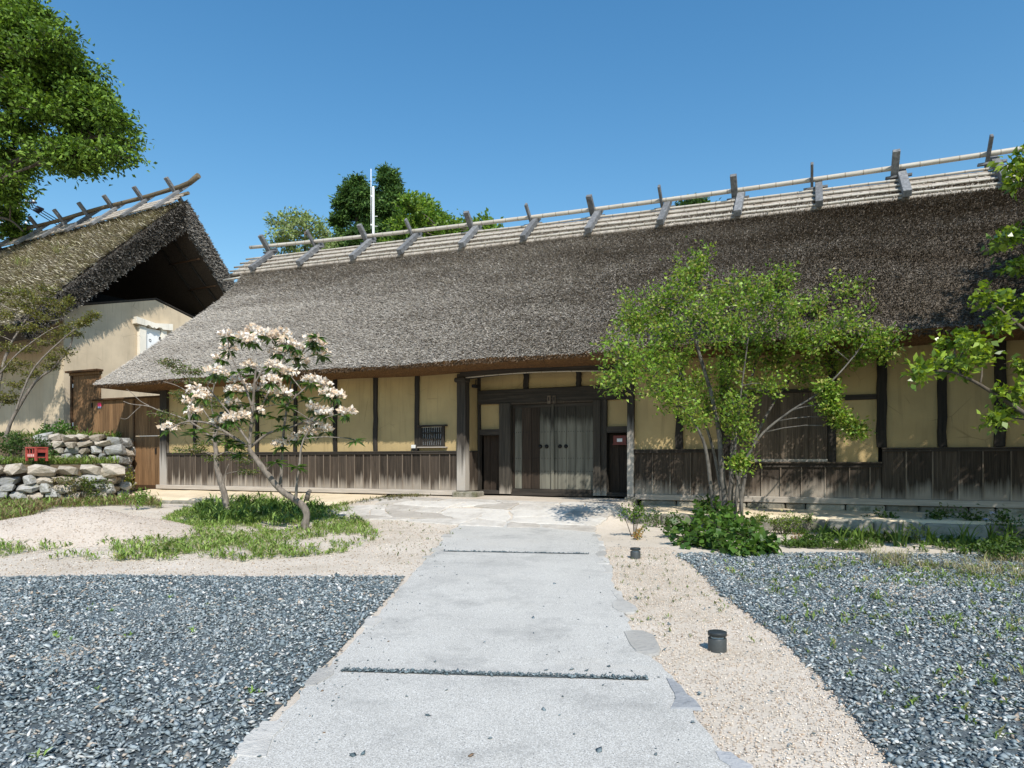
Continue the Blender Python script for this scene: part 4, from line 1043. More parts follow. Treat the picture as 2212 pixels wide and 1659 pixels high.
def tree(name, label, cat, stems, clumps, twigs, per, L, Wd, pal, bark, leafm='leaf', group=None, up=.6, jit=.06, droop=.1, flat=0.0, twig_r=.006, br=.02, attach=True, n=7, tilt=0.0):
    b = Vector(stems[0][0][0]); root = empty(name, b); tag(root, label, cat, group)
    m = MB(); nodes = []
    for pts, r0, r1 in stems:
        q = smooth_path(pts); q = [p + Vector((random.uniform(-1, 1), random.uniform(-1, 1), 0)) * r0 * .12 for p in q]
        rs = [r0 + (r1 - r0) * (i / (len(q) - 1)) ** .8 for i in range(len(q))]
        rs = [r * random.uniform(.93, 1.07) for r in rs]
        m.tube([p - b for p in q], rs, n); nodes += [(p, r) for p, r in zip(q[2:], rs[2:])]
    m.build('trunk', M[bark], root)
    V, F, c, segs = foliage(clumps, twigs, per, L, Wd, pal, up, jit, droop, flat, tilt)
    m = MB()
    if attach:
        for (c0, r) in clumps:
            c0 = Vector(c0); best = min(nodes, key=lambda q: (q[0] - c0).length + (1.2 if q[0].z > c0.z else 0))
            q = curve3(best[0], c0, .06); rr = min(br, best[1] * .8)
            m.tube([p - b for p in q], [rr * (1 - .65 * i / 4) for i in range(5)], 5)
    for (a, e) in segs:
        a = Vector(a) - b; e = Vector(e) - b; m.tube([a, (a + e) / 2 + Vector((0, 0, .03)) * (e - a).length, e], [twig_r, twig_r * .8, twig_r * .4], 3, False)
    m.build('branches', M[bark], root)['kind'] = 'stuff'
    link('crown', mesh_np('crown', V - np.array(b[:]), F, c), M[leafm], root)
    return root
def pxs(L_, Y, dy=None):        # list of (xv, yv[, dY]) -> points
    return [at(p[0], p[1], Y + (p[2] if len(p) > 2 else 0)) for p in L_]
def src(x, y): return x / 1.736, y / 1.736

# multi-stemmed green tree in front of the right half of the house
TY = 13.3
bx, by = gp(1578, 1140); bz = zg(bx, by)
def stem(L_): 
    p = pxs(L_, TY); p[0].z = zg(p[0].x, p[0].y) - .03; return p
stems = [(stem([(1572, 1140), (1562, 1040), (1556, 960), (1545, 880), (1512, 770), (1492, 690), (1488, 620, .3)]), .075, .018),
         (stem([(1580, 1140, .1), (1578, 1030, .1), (1585, 930, .3), (1612, 850, .5), (1648, 740, .7), (1672, 640, .8)]), .065, .015),
         (stem([(1588, 1138, -.1), (1590, 1060, -.1), (1606, 1000, -.2), (1640, 940, -.3), (1700, 892, -.5), (1770, 850, -.7), (1830, 790, -.8), (1880, 720, -.8)]), .042, .010),
         (stem([(1545, 1125, -.2), (1532, 1010, -.3), (1518, 940, -.4), (1470, 870, -.6), (1400, 800, -.7)]), .05, .012),
         (stem([(1566, 1138, .3), (1550, 1000, .5), (1520, 900, .8), (1470, 800, 1.0), (1410, 730, 1.1)]), .045, .012),
         (stem([(1604, 1130, -.3), (1600, 1060, -.3), (1586, 1010, -.4), (1590, 930, -.4), (1604, 820, -.5), (1620, 700, -.6)]), .035, .010),
         (stem([(1594, 1140, .3), (1612, 1000, .5), (1650, 900, .8), (1720, 800, 1.0), (1790, 700, 1.1)]), .045, .012)]
cl = [(1372, 790, -.6), (1340, 760, -.7), (1335, 815, -.6), (1405, 760, -.2), (1385, 700, .6), (1360, 670, .8), (1420, 660, .4), (1455, 705, -.3), (1465, 640, 0), (1492, 600, .3), (1500, 570, .3), (1520, 660, -.6), (1545, 720, -.8), (1560, 640, .4), (1600, 690, -.9), (1600, 620, .2), (1640, 640, -.6), (1640, 720, -.2), (1610, 770, .4), (1675, 600, .7), (1700, 660, -.9), (1715, 720, -.4), (1680, 770, .5), (1750, 670, .3), (1770, 730, -.8), (1735, 800, .2), (1800, 650, .6), (1835, 625, .4), (1820, 700, -.6), (1860, 680, 0), (1885, 730, -.8), (1915, 740, -.8), (1850, 760, -.3), (1890, 690, .2),
      (1425, 830, -.6), (1465, 860, -.6), (1500, 890, -.5), (1530, 880, .2), (1560, 850, .6), (1590, 880, -.5), (1600, 930, -.3), (1470, 760, .9), (1800, 780, .6), (1575, 800, -.2), (1650, 830, -.3), (1505, 820, .7), (1430, 780, .3)]
clumps = [(at(x, y, TY + d - max(0, 1500 - x) * .006), (.48, .6, .40)) for x, y, d in cl] + [(at(x, y, TY - .9), (.24, .24, .12)) for x, y in ((1790, 875), (1815, 905), (1850, 925), (1795, 840), (1600, 1000))]
PG = [(.20, .33, .04), (.25, .39, .055), (.13, .235, .03), (.30, .39, .075), (.085, .16, .022), (.28, .28, .065)]
tree('garden_tree', 'many-stemmed yellow-green tree standing before the right half of the house', 'tree', stems, clumps, 20, 25, .075, .048, PG, 'bark_mottled', 'leaf', None, .45, .075, .12, .0, .005, .014)

# big-leaved tree reaching in at the right edge
PY = 9.6
P0 = Vector((8.0, 8.9, zg(8.0, 8.9)))
stems = [([P0, P0 + Vector((-.05, .05, 1.2)), P0 + Vector((-.2, .1, 2.4)), P0 + Vector((-.1, .2, 3.8)), P0 + Vector((.1, .2, 5.4))], .13, .03),
         ([P0 + Vector((-.1, .05, 1.5)), P0 + Vector((-.9, .2, 1.9)), at(2150, 850, PY), at(2060, 800, PY - .1), at(1990, 800, PY - .2)], .05, .008),
         ([P0 + Vector((-.2, .1, 2.4)), P0 + Vector((-.8, .1, 2.8)), at(2190, 690, PY), at(2120, 640, PY)], .05, .008),
         ([P0 + Vector((-.15, .2, 3.2)), at(2230, 560, PY), at(2170, 520, PY)], .04, .008), ([P0 + Vector((-.1, .2, 4.0)), at(2260, 440, PY), at(2195, 370, PY)], .035, .008)]
cl = [(1990, 805, -.2), (2035, 785, -.1), (2075, 800, 0), (2110, 770, .2), (2155, 700, 0), (2190, 650, .2), (2135, 640, -.2), (2200, 570, 0), (2160, 515, -.1), (2200, 500, .2), (2065, 735, .2), (2185, 845, -.2), (2145, 905, 0), (2195, 890, .3), (2215, 785, 0), (2205, 385, 0), (2195, 350, .1), (2100, 740, -.3)]
clumps = [(at(x, y, PY + d), (.26, .28, .16)) for x, y, d in cl]
while len(clumps) < 330:  # unseen crown beyond the frame, enlarged to shade the right wall and border
    y = random.uniform(8.6, 12.4); w = Vector((.75 * y + random.uniform(.5, 4.4), y, random.uniform(1.9 if y > 10.3 else 2.6, 7.2)))
    clumps.append((w, (.5, .5, .36)))
PP = [(.24, .34, .035), (.30, .41, .05), (.16, .24, .03), (.10, .17, .022)]
tree('leafy_tree', 'tree with large glossy leaves reaching in at the right edge', 'tree', stems, clumps, 10, 12, .12, .066, PP, 'bark_dark', 'leaf_gloss', None, .55, .05, .2, .3, .006, .015)

# big spreading tree behind the storehouse
BY = 31.0
cl = []
poly = [(-140, -80), (60, -60), (92, 55), (130, 92), (185, 150), (215, 205), (250, 250), (278, 300), (268, 345), (215, 335), (170, 365), (120, 350), (60, 345), (20, 400), (60, 440), (40, 470), (55, 510), (-60, 520), (-140, 300)]
def inpoly(x, y, P):
    c = False; n = len(P)
    for i in range(n):
        a, b_ = P[i], P[(i + 1) % n]
        if (a[1] > y) != (b_[1] > y) and x < (b_[0] - a[0]) * (y - a[1]) / (b_[1] - a[1]) + a[0]: c = not c
    return c
while len(cl) < 78:
    x, y = random.uniform(-140, 280), random.uniform(-80, 515)
    if inpoly(x + 18, y - 6, poly) and inpoly(x - 10, y + 6, poly) and not (y > 375 and random.random() < .8): cl.append((x, y))
cl += [(75, 30), (120, 85), (175, 150), (205, 200), (240, 255), (262, 300), (250, 325), (170, 345), (60, 20), (100, 330), (20, 420), (25, 460), (30, 500), (200, 300)]
clumps = []
for x, y in cl:
    p = at(x, y, BY + random.uniform(-2.2, 2.2)); q = random.uniform(.6, 1.25); clumps.append((p, (1.45 * q, 1.45 * q, .75 * q) if y < 380 else (.6, .6, .3)))
tb = at(-150, 700, BY); tb.z = 2.3
stems = [([tb, at(-150, 500, BY), at(-120, 400, BY), at(-60, 300, BY), at(0, 160, BY), at(40, 40, BY)], .55, .1),
         ([at(-130, 440, BY), at(-60, 390, BY), at(20, 355, BY - .5), at(70, 335, BY - .6), at(150, 310, BY - .6), at(230, 290, BY - .6)], .22, .04),
         ([at(-60, 390, BY), at(0, 340, BY + .8), at(50, 290, BY + 1), at(110, 250, BY + 1), at(180, 210, BY + 1)], .16, .03),
         ([at(-100, 420, BY), at(-20, 400, BY - 1), at(60, 360, BY - 1.2), at(120, 350, BY - 1.2)], .12, .03),
         ([at(-120, 480, BY), at(-40, 470, BY), at(20, 470, BY), at(50, 500, BY)], .1, .03)]
tree('shade_tree', 'tall spreading dark green tree at the upper left behind the storehouse', 'tree', stems, clumps, 32, 26, .23, .12, [(.09, .165, .022), (.125, .22, .03), (.05, .095, .016), (.17, .27, .04)], 'bark_dark', 'needle', None, .5, .2, .35, .3, .018, .05, tilt=.12)

# thin pale-branched tree before the storehouse
LY = 21.6
def s2(L_, Y): return [at(*src(p[0], p[1]), Y + (p[2] if len(p) > 2 else 0)) for p in L_]
b0 = s2([(-10, 1700)], LY)[0]; b0.z = 1.45
stems = [([b0] + s2([(30, 1600), (90, 1490), (140, 1420), (190, 1390), (235, 1340), (270, 1290), (280, 1210)], LY), .07, .015),
         ([b0 + Vector((-.1, 0, .1))] + s2([(-10, 1450), (20, 1340), (40, 1290, .2), (80, 1220, .2), (140, 1150, .3), (215, 1090, .3)], LY), .07, .014),
         (s2([(60, 1540), (110, 1400), (170, 1330), (215, 1290), (260, 1250), (330, 1205), (352, 1190)], LY - .3), .035, .008),
         (s2([(0, 1400), (60, 1330), (110, 1290), (180, 1240), (240, 1215)], LY - .2), .03, .008),
         (s2([(40, 1290), (70, 1240), (120, 1200), (200, 1205), (235, 1190)], LY), .03, .008)]
clumps = [(p, (.42, .42, .20)) for p in s2([(20, 1180), (70, 1140), (115, 1160), (60, 1230), (130, 1230), (195, 1135), (225, 1165), (20, 1300), (30, 1380), (100, 1310), (180, 1280), (215, 1250), (255, 1225), (285, 1255), (245, 1320), (20, 1090, .3), (80, 1095, .3), (160, 1190), (60, 1440), (10, 1500), (175, 1375), (120, 1400), (-40, 1250), (-60, 1400), (-30, 1120), (145, 1130), (180, 1085), (90, 1360), (40, 1480), (205, 1345), (110, 1105)], LY)]
clumps += [(p, (.22, .22, .14)) for p in s2([(350, 1180), (325, 1200), (300, 1215), (260, 1130)], LY - .3)]
tree('thin_tree', 'thin olive-leaved tree with pale branches before the storehouse wall', 'tree', stems, clumps, 16, 16, .08, .04, [(.17, .16, .035), (.21, .20, .05), (.12, .115, .028), (.14, .17, .035)], 'bark', 'leaf', None, .5, .05, .1, .35, .009, .02)

# trees beyond the ridge
def far_tree(name, label, x, Y, top, clumps, twigs, per, L, Wd, pal, leafm='needle', r=.3, **k):
    b = at(x, 900, Y); b.z = .34
    return tree(name, label, 'tree', [([b, Vector((b.x, b.y, b.z + (top - b.z) * .5)), Vector((b.x + .1, b.y, top))], r, .06)], clumps, twigs, per, L, Wd, pal, 'bark_dark', leafm, 'trees beyond the ridge', **k)
def cone_clumps(x, y0, y1, w0, w1, Y, n, prof):
    out = []
    for i in range(n):
        t = random.random() ** .8; y = y0 + (y1 - y0) * t; w = np.interp(t, prof[0], prof[1])
        a = random.uniform(0, 6.28); rr = math.sqrt(random.uniform(.2, 1))
        out.append((at(x + math.cos(a) * w * rr, y, Y + math.sin(a) * w * rr / FV * Y), (.8, .8, .5)))
    return out
PC = [(.055, .115, .03), (.08, .15, .035), (.035, .08, .022), (.10, .18, .04)]
c1 = cone_clumps(835, 378, 620, 0, 0, 46, 74, ([0, .08, .25, .5, 1], [8, 20, 34, 42, 70])) + [(at(833, 377, 46), (.5, .5, .55)), (at(838, 392, 46), (.7, .6, .5))]
far_tree('cedar_tree', 'taller pointed dark conifer right of the white mast', 835, 46, at(835, 372, 46).z, c1, 22, 24, .30, .12, PC, jit=.12, up=.5, twig_r=.02, br=.05, droop=.3)
c2 = cone_clumps(768, 395, 620, 0, 0, 44.5, 66, ([0, .08, .25, .5, 1], [8, 22, 36, 48, 70])) + [(at(773, 392, 44.5), (.6, .6, .5)), (at(735, 470, 44.5), (.7, .7, .5)), (at(740, 440, 44.5), (.7, .7, .5))]
far_tree('cedar_tree', 'broader dark conifer left of the white mast', 768, 44.5, at(770, 388, 44.5).z, c2, 22, 24, .30, .12, PC, jit=.12, up=.5, twig_r=.02, br=.05, droop=.3)
c3 = [(at(x, y, 42 + random.uniform(-1.5, 1.5)), (1.0, 1.0, .7)) for x, y in ((885, 445), (910, 440), (900, 475), (930, 460), (870, 490), (945, 485), (970, 490), (920, 505), (960, 515), (990, 500), (1010, 495), (1030, 500), (1050, 490), (1055, 515), (885, 525), (1020, 520), (880, 560), (940, 560), (1000, 560), (1060, 560), (850, 540))]
far_tree('round_tree', 'bright green rounded tree right of the conifers behind the ridge', 950, 42, at(930, 500, 42).z, c3, 26, 26, .26, .15, [(.13, .24, .035), (.18, .30, .045), (.09, .17, .03), (.22, .32, .06)], 'leaf', jit=.13, up=.7, twig_r=.018, br=.05)
c4 = [(at(x, y, 35 + random.uniform(-1, 1)), (.75, .75, .5)) for x, y in ((600, 478), (625, 468), (650, 470), (615, 500), (640, 495), (668, 485), (690, 495), (600, 520), (625, 525), (655, 515), (685, 518), (708, 512), (715, 535), (640, 548), (670, 545), (605, 548), (700, 545), (650, 580), (620, 580), (690, 580))]
far_tree('light_tree', 'pale green sparse tree behind the left end of the ridge', 655, 35, at(655, 500, 35).z, c4, 16, 13, .20, .11, [(.23, .31, .10), (.28, .36, .12), (.17, .24, .07), (.27, .32, .15)], 'leaf', .15, jit=.11, up=.5, twig_r=.014, br=.035)
c5 = [(at(x, y, 45), (.8, .8, .45)) for x, y in ((1480, 442), (1500, 437), (1515, 442), (1495, 455), (1540, 455), (1470, 470), (1520, 470))]
far_tree('round_tree', 'small tuft of dark green tree just above the ridge at centre right', 1500, 45, at(1500, 450, 45).z, c5, 20, 22, .24, .12, PC, jit=.1)

# pink rhododendron and the layered shrub behind it
RY_ = 13.15
def z3(x, y): return (560 + x / 1.7458) / 1.736, (1150 + y / 1.7458) / 1.736
def rp(L_, Y): return [at(*z3(p[0], p[1]), Y + (p[2] if len(p) > 2 else 0)) for p in L_]
st0 = rp([(1030, 1480), (1015, 1430), (1035, 1370), (1015, 1310), (950, 1260), (850, 1200), (770, 1090), (700, 1000), (650, 930)], RY_); st0[0].z = zg(st0[0].x, st0[0].y) - .05
stems = [(st0, .082, .045), (rp([(655, 940), (660, 850), (672, 700), (685, 560), (690, 480), (700, 400)], RY_), .04, .014),
         (rp([(640, 915), (560, 860), (480, 810), (400, 760), (240, 745), (130, 800, -.2)], RY_), .035, .008), (rp([(650, 930), (720, 870), (790, 820), (900, 800), (1000, 760), (1130, 690), (1230, 640)], RY_ + .2), .03, .008),
         (rp([(855, 1200), (865, 1080), (870, 960), (880, 800), (905, 640), (930, 480), (960, 380)], RY_ + .25), .04, .012),
         (rp([(960, 1260), (965, 1150), (985, 1020), (990, 940), (1010, 860), (1080, 760)], RY_ - .2), .03, .010),
         (rp([(660, 900), (590, 800), (530, 700), (440, 600), (380, 520)], RY_ - .3), .025, .008), (rp([(665, 800), (740, 640), (800, 520), (870, 380), (900, 260)], RY_ + .5), .025, .008),
         (rp([(670, 650), (620, 500), (560, 380), (520, 280)], RY_ - .2), .022, .008), (rp([(690, 500), (740, 420), (790, 330), (820, 240)], RY_), .02, .007), (rp([(900, 640), (990, 560), (1080, 480), (1150, 520)], RY_ - .3), .02, .007)]
fl = [(505, 190), (520, 280), (475, 340), (455, 440), (615, 210), (670, 230), (690, 155), (735, 180), (790, 190), (870, 180), (905, 240), (660, 390), (810, 390), (850, 300), (960, 270), (940, 330), (990, 370), (1060, 220), (1100, 250), (1130, 310), (910, 440), (580, 500), (545, 550), (650, 550), (350, 590), (300, 550), (265, 630), (290, 690), (530, 740), (460, 760), (600, 720), (690, 690), (540, 640), (880, 580), (1060, 490), (1140, 510), (1170, 570), (1230, 590), (1080, 670), (1150, 700), (1285, 700), (1080, 770), (1150, 810), (1040, 830), (860, 910), (125, 800), (710, 550), (800, 490), (960, 870), (800, 200), (840, 560), (420, 430), (640, 200)]
grn = [(270, 830), (320, 800), (1350, 870), (900, 650), (960, 1040), (830, 1010), (560, 900), (460, 700), (1100, 190), (960, 560), (880, 640), (760, 700), (840, 720), (730, 820), (600, 640), (960, 720), (520, 880), (420, 850), (870, 780), (780, 600), (660, 640), (1040, 600), (700, 450), (580, 420), (1000, 480), (900, 860), (600, 960)]
root = empty('flowering_tree', st0[0]); tag(root, 'pink flowering tree with a leaning grey trunk in the grass patch', 'tree')
b = Vector(st0[0]); m = MB(); nodes = []
for pts, r0, r1 in stems:
    q = smooth_path(pts); rs = [(r0 + (r1 - r0) * (i / (len(q) - 1))) * random.uniform(.92, 1.1) for i in range(len(q))]
    m.tube([p - b for p in q], rs, 8); nodes += q
m.tube([rp([(1030, 1270)], RY_)[0] - b, rp([(1040, 1220)], RY_)[0] - b, rp([(1055, 1200)], RY_)[0] - b], [.05, .045, .035], 6)
m.build('trunk', M['bark'], root); m = MB()
LC = []; LA = []; LN = []; PCs = []; PAs = []; PNs = []
for k, (x, y) in enumerate(fl + grn):
    p = rp([(x, y, random.uniform(-.7, .7))], RY_)[0]; q = min(nodes, key=lambda w: (w - p).length + (.5 if w.z > p.z else 0))
    cv = curve3(q, p, .05); m.tube([w - b for w in cv], [.011, .010, .009, .008, .006], 5)
    flower = k < len(fl); pc = np.array(p[:])
    nl = random.randint(11, 16)
    for i in range(nl):
        a = random.uniform(0, 6.28); e = random.uniform(-.9, .1) if flower else random.uniform(-.5, .5)
        LC.append(pc + np.array([0, 0, -.03])); LA.append((math.cos(a), math.sin(a), e)); LN.append((-math.cos(a) * e, -math.sin(a) * e, 1))
    if flower:
        for i in range(64):
            d = rng.normal(0, 1, 3); d[2] = abs(d[2]) * .8; d /= np.linalg.norm(d)
            PCs.append(pc + d * np.array([.155, .155, .115]) * rng.uniform(.5, 1.05)); PAs.append(d + rng.normal(0, .7, 3)); PNs.append(d + rng.normal(0, .4, 3))
m.build('branches', M['bark'], root)['kind'] = 'stuff'
LC, LA, LN = map(np.array, (LC, LA, LN)); n = len(LC)
V, F = leafquads(LC, LA, LN, rng.uniform(.18, .28, n), rng.uniform(.055, .08, n), .06)
link('leaves', mesh_np('leaves', V - np.array(b[:]), F, pick([(.045, .10, .018), (.07, .145, .025), (.03, .07, .015), (.11, .18, .035)], n)), M['leaf_gloss'], root)
PCs, PAs, PNs = map(np.array, (PCs, PAs, PNs)); n = len(PCs)
V, F = leafquads(PCs, PAs, PNs, rng.uniform(.06, .10, n), rng.uniform(.05, .075, n), .15)
link('blossoms', mesh_np('blossoms', V - np.array(b[:]), F, pick([(.85, .75, .64), (.88, .82, .73), (.81, .67, .52), (.90, .86, .80), (.76, .60, .43)], n, .85, 1.05)), M['petal'], root)

SY = 16.2
sp = rp([(510, 1350), (500, 1260), (470, 1150), (435, 1040), (440, 940), (425, 870), (440, 800)], SY); sp[0].z = zg(sp[0].x, sp[0].y) - .03
stems = [(sp, .085, .04), (rp([(435, 900), (380, 830), (300, 770), (200, 720), (60, 680), (0, 650), (-120, 640), (-170, 620)], SY), .03, .006), (rp([(430, 860), (440, 780), (400, 640), (420, 520), (440, 490)], SY), .035, .010),
         (rp([(430, 980), (520, 940), (640, 1000), (660, 1010)], SY), .02, .006), (rp([(0, 650), (-60, 620), (-120, 560), (-150, 540)], SY), .012, .004), (rp([(-60, 655), (-110, 700), (-150, 740), (-190, 730)], SY), .012, .004),
         (rp([(440, 800), (300, 600), (200, 520), (90, 490)], SY), .022, .005), (rp([(480, 1180), (500, 1080), (520, 1030)], SY), .02, .008), (rp([(260, 740), (265, 560), (270, 470), (200, 420)], SY), .015, .006)]
clumps = [(p, (.38, .38, .10)) for p in rp([(120, 360), (180, 390), (240, 425), (300, 420), (210, 570), (240, 600), (80, 700), (160, 770), (290, 490), (350, 490), (450, 610), (470, 650), (240, 935), (310, 940), (490, 880), (560, 900), (640, 1010), (580, 960), (380, 900), (420, 760), (340, 640), (170, 740), (420, 990), (660, 1080), (540, 800)], SY)]
tree('layered_shrub', 'small tree with thin layered sprays left of the pink blossoms', 'tree', stems, clumps, 14, 13, .06, .032, [(.10, .15, .03), (.15, .20, .04), (.22, .17, .07), (.07, .11, .025)], 'bark', 'leaf', None, .8, .04, .05, .75, .006, .012)

# ground plants
def rosettes(name, P, h, wd, nl, pal, label, kind='stuff', mat='leaf', cat='weeds', lean=.7, parent=None, loc=None):
    n = len(P); k = np.repeat(np.arange(n), nl); N2 = len(k)
    a = rng.uniform(0, 6.28, N2); e = rng.uniform(.25, 1.3, N2)
    A = np.stack([np.cos(a) * lean, np.sin(a) * lean, e], 1); Nn = np.stack([-np.cos(a) * e, -np.sin(a) * e, np.full(N2, lean)], 1)
    H = (h if hasattr(h, '__len__') else np.full(n, h))[k] * rng.uniform(.55, 1.2, N2)
    off = rng.normal(0, 1, (N2, 3)) * (H * .22)[:, None]; off[:, 2] = np.abs(off[:, 2]) * .8
    V, F = leafquads(P[k] + off, A, Nn, H, H * wd, .15)
    o = link(name, mesh_np(name, V, F, pick(pal, N2)), M[mat], parent)
    if kind: tag(o, label, cat, kind=kind)
    return o
def scatter_poly(poly, n, seed=0, thr=None, sc=1.2):
    G_ = [gp(*p) for p in poly]; x0, x1 = min(p[0] for p in G_), max(p[0] for p in G_); y0, y1 = min(p[1] for p in G_), max(p[1] for p in G_); out = []
    ph = [random.uniform(0, 6) for _ in range(6)]
    while len(out) < n:
        x, y = random.uniform(x0, x1), random.uniform(y0, y1)
        if not inpoly(x, y, G_): continue
        if thr is not None:
            q = math.sin(x * sc * 2.1 + ph[0]) * math.sin(y * sc * 1.7 + ph[1]) + .6 * math.sin(x * sc * 4.7 + ph[2]) * math.sin(y * sc * 5.1 + ph[3]) + .4 * math.sin(x * sc * 11 + ph[4]) * math.sin(y * sc * 9 + ph[5])
            if q < thr + random.uniform(-.9, .9): continue
        out.append((x, y, zg(x, y)))
    return np.array(out)
PGR = [(.21, .31, .07), (.26, .37, .09), (.14, .23, .045), (.30, .38, .11), (.19, .28, .05), (.33, .31, .15)]
PGD = [(.07, .125, .025), (.10, .165, .032), (.05, .095, .018)]
gpoly = [(340, 1175), (352, 1125), (400, 1095), (480, 1080), (560, 1078), (680, 1080), (745, 1100), (800, 1140), (825, 1158), (790, 1178), (740, 1196), (640, 1205), (520, 1214), (420, 1205), (370, 1185)]
P = scatter_poly(gpoly, 5600, 0, .0, .9)
rosettes('grass_patch', P, rng.uniform(.05, .13, len(P)), .19, 7, PGR, 'bright green low grass patch round the pink flowering tree', cat='grass')
P = scatter_poly([(400, 1125), (450, 1085), (560, 1078), (690, 1085), (700, 1125), (600, 1140), (480, 1135)], 700, 0, -.1, 1.3)
rosettes('tall_weeds', P, rng.uniform(.16, .34, len(P)), .13, 8, PGR[:3] + PGD, 'taller darker weeds growing behind the flowering tree trunk', cat='weeds')
P = scatter_poly([(-60, 1188), (60, 1170), (345, 1160), (460, 1196), (380, 1212), (150, 1212), (-60, 1205)], 560, 0, .35, 1.1)
rosettes('sand_weeds', P, rng.uniform(.06, .16, len(P)), .18, 7, PGR, 'scattered green weeds in the sand in front of the heap', cat='weeds')
P = scatter_poly([(-80, 1120), (0, 1085), (150, 1075), (260, 1065), (340, 1078), (345, 1100), (250, 1092), (120, 1100), (30, 1125), (-60, 1150)], 2600, 0, -.6, 1.0)
rosettes('bank_weeds', P, rng.uniform(.10, .26, len(P)), .12, 7, PGR + [(.20, .15, .07), (.26, .19, .10), (.15, .11, .05)] * 2, 'mixed brown and green weeds at the foot of the stone wall', cat='weeds')
P = scatter_poly([(1480, 1200), (1700, 1205), (2260, 1232), (2300, 1500), (2150, 1400), (1900, 1330), (1650, 1290)], 300, 0, .3, .9)
P2 = scatter_poly([(1700, 1205), (2300, 1235), (2300, 1300), (1850, 1262)], 330, 0, .0, 1.0)
P3 = scatter_poly([(1600, 1300), (2250, 1350), (2250, 1655), (2000, 1600), (1750, 1420)], 110)
P = np.concatenate([P, P2, P3]); rosettes('gravel_weeds', P, rng.uniform(.03, .10, len(P)), .2, 6, [(.16, .25, .05), (.21, .30, .07), (.12, .19, .04), (.25, .24, .10)], 'small bright weeds sprouting in the right gravel', cat='weeds')
P = np.array([(*gp(x, y), 0) for x, y in ((122, 1378), (118, 1370), (127, 1382), (148, 1384), (155, 1388), (366, 1294), (277, 1382), (205, 1310), (240, 1322), (420, 1370), (510, 1300), (540, 1500), (208, 1495), (82, 1640), (520, 1520), (560, 1500), (190, 1320), (450, 1310))]); P[:, 2] = zgv(P[:, 0], P[:, 1])
rosettes('gravel_weeds', P, rng.uniform(.035, .075, len(P)), .26, 7, [(.20, .33, .06), (.26, .38, .09)], 'few tiny bright weeds in the left gravel', cat='weeds')
P = scatter_poly([(900, 1235), (1000, 1140), (890, 1110), (780, 1100), (830, 1230)], 150); P4 = scatter_poly([(1300, 1200), (1460, 1195), (1700, 1390), (1380, 1390)], 130)
P = np.concatenate([P, P4]); rosettes('sand_weeds', P, rng.uniform(.02, .06, len(P)), .25, 5, [(.17, .22, .06), (.24, .22, .10), (.13, .18, .05)], 'sparse tiny weeds on the sand beside the path', cat='weeds')
P = scatter_poly([(1860, 1196), (2300, 1215), (2300, 1262), (2050, 1245), (1900, 1225)], 260, 0, .1, 1.0)
rosettes('dry_grass', P, rng.uniform(.08, .2, len(P)), .05, 9, [(.42, .36, .22), (.34, .29, .16), (.25, .27, .09)], 'pale dry grass at the back edge of the right gravel', cat='grass')
P = scatter_poly([(1600, 1150), (1800, 1152), (2300, 1175), (2300, 1215), (2000, 1195), (1700, 1185)], 900, 0, .3, 1.2)
rosettes('border_ground_cover', P, rng.uniform(.05, .16, len(P)), .22, 7, PGR[2:3] + PGD * 2, 'low dark green ground cover along the right border', cat='ground cover')
P = scatter_poly([(700, 1092), (900, 1093), (930, 1100), (860, 1108), (700, 1104)], 420); rosettes('drip_line_weeds', P, rng.uniform(.04, .1, len(P)), .2, 6, [(.14, .14, .06), (.10, .12, .04), (.2, .17, .08)], 'dull moss and weeds at the foot of the left apron', cat='weeds')

def bush(label, px, w, h, n, L, Wd, pal, name='shrub', group=None, mat='leaf', up=.5, base=None):
    if base is None: x, y = gp(*px); z = zg(x, y)
    else: x, y, z = base
    root = empty(name, (x, y, z)); tag(root, label, 'shrub' if 'shrub' in name else 'plant', group)
    cl = [((random.gauss(0, .3) * w, random.gauss(0, .3) * w * .8, h * random.uniform(.3, .85)), (w * .30, w * .30, h * .25)) for _ in range(max(4, n // 70))]
    V, F, c, segs = foliage(cl, 9, max(3, n // (len(cl) * 9)), L, Wd, pal, up, L * .6, .1)
    m = MB()
    for (cc, r) in cl: m.tube([(cc[0] * .2, cc[1] * .2, -.02), (cc[0] * .6, cc[1] * .6, cc[2] * .5), cc], [.008, .006, .004], 4)
    m.build('stems', M['bark_dark'], root)['kind'] = 'stuff'; link('leaves', mesh_np('leaves', V, F, c), M[mat], root); return root
GB = 'plants in the border before the right half'
bush('upright green shrub with orange tips at the right corner of the paving', (1370, 1160), .34, .62, 420, .06, .032, [(.10, .18, .03), (.15, .23, .04), (.07, .13, .02)], group=GB)
bush('small orange-red plant at the foot of the shrub by the paving', (1374, 1166), .2, .2, 160, .05, .025, [(.45, .24, .08), (.38, .28, .08), (.2, .2, .05)], 'small_plant', GB)
bush('dark small shrub between the paving corner and the green tree', (1450, 1162), .4, .42, 320, .06, .035, [(.05, .10, .02), (.08, .14, .025)], group=GB)
bush('low dark shrub close to the apron edge left of the green tree', (1420, 1140), .35, .35, 240, .06, .03, [(.06, .11, .02), (.09, .15, .03)], group=GB)
PLB = [(.065, .14, .025), (.09, .175, .03), (.045, .10, .02), (.12, .20, .04)]
lb = empty('leafy_bush', (*gp(1570, 1180), zg(*gp(1570, 1180)))); tag(lb, 'low bush of broad lobed leaves round the foot of the green tree', 'bush', GB)
cl = []
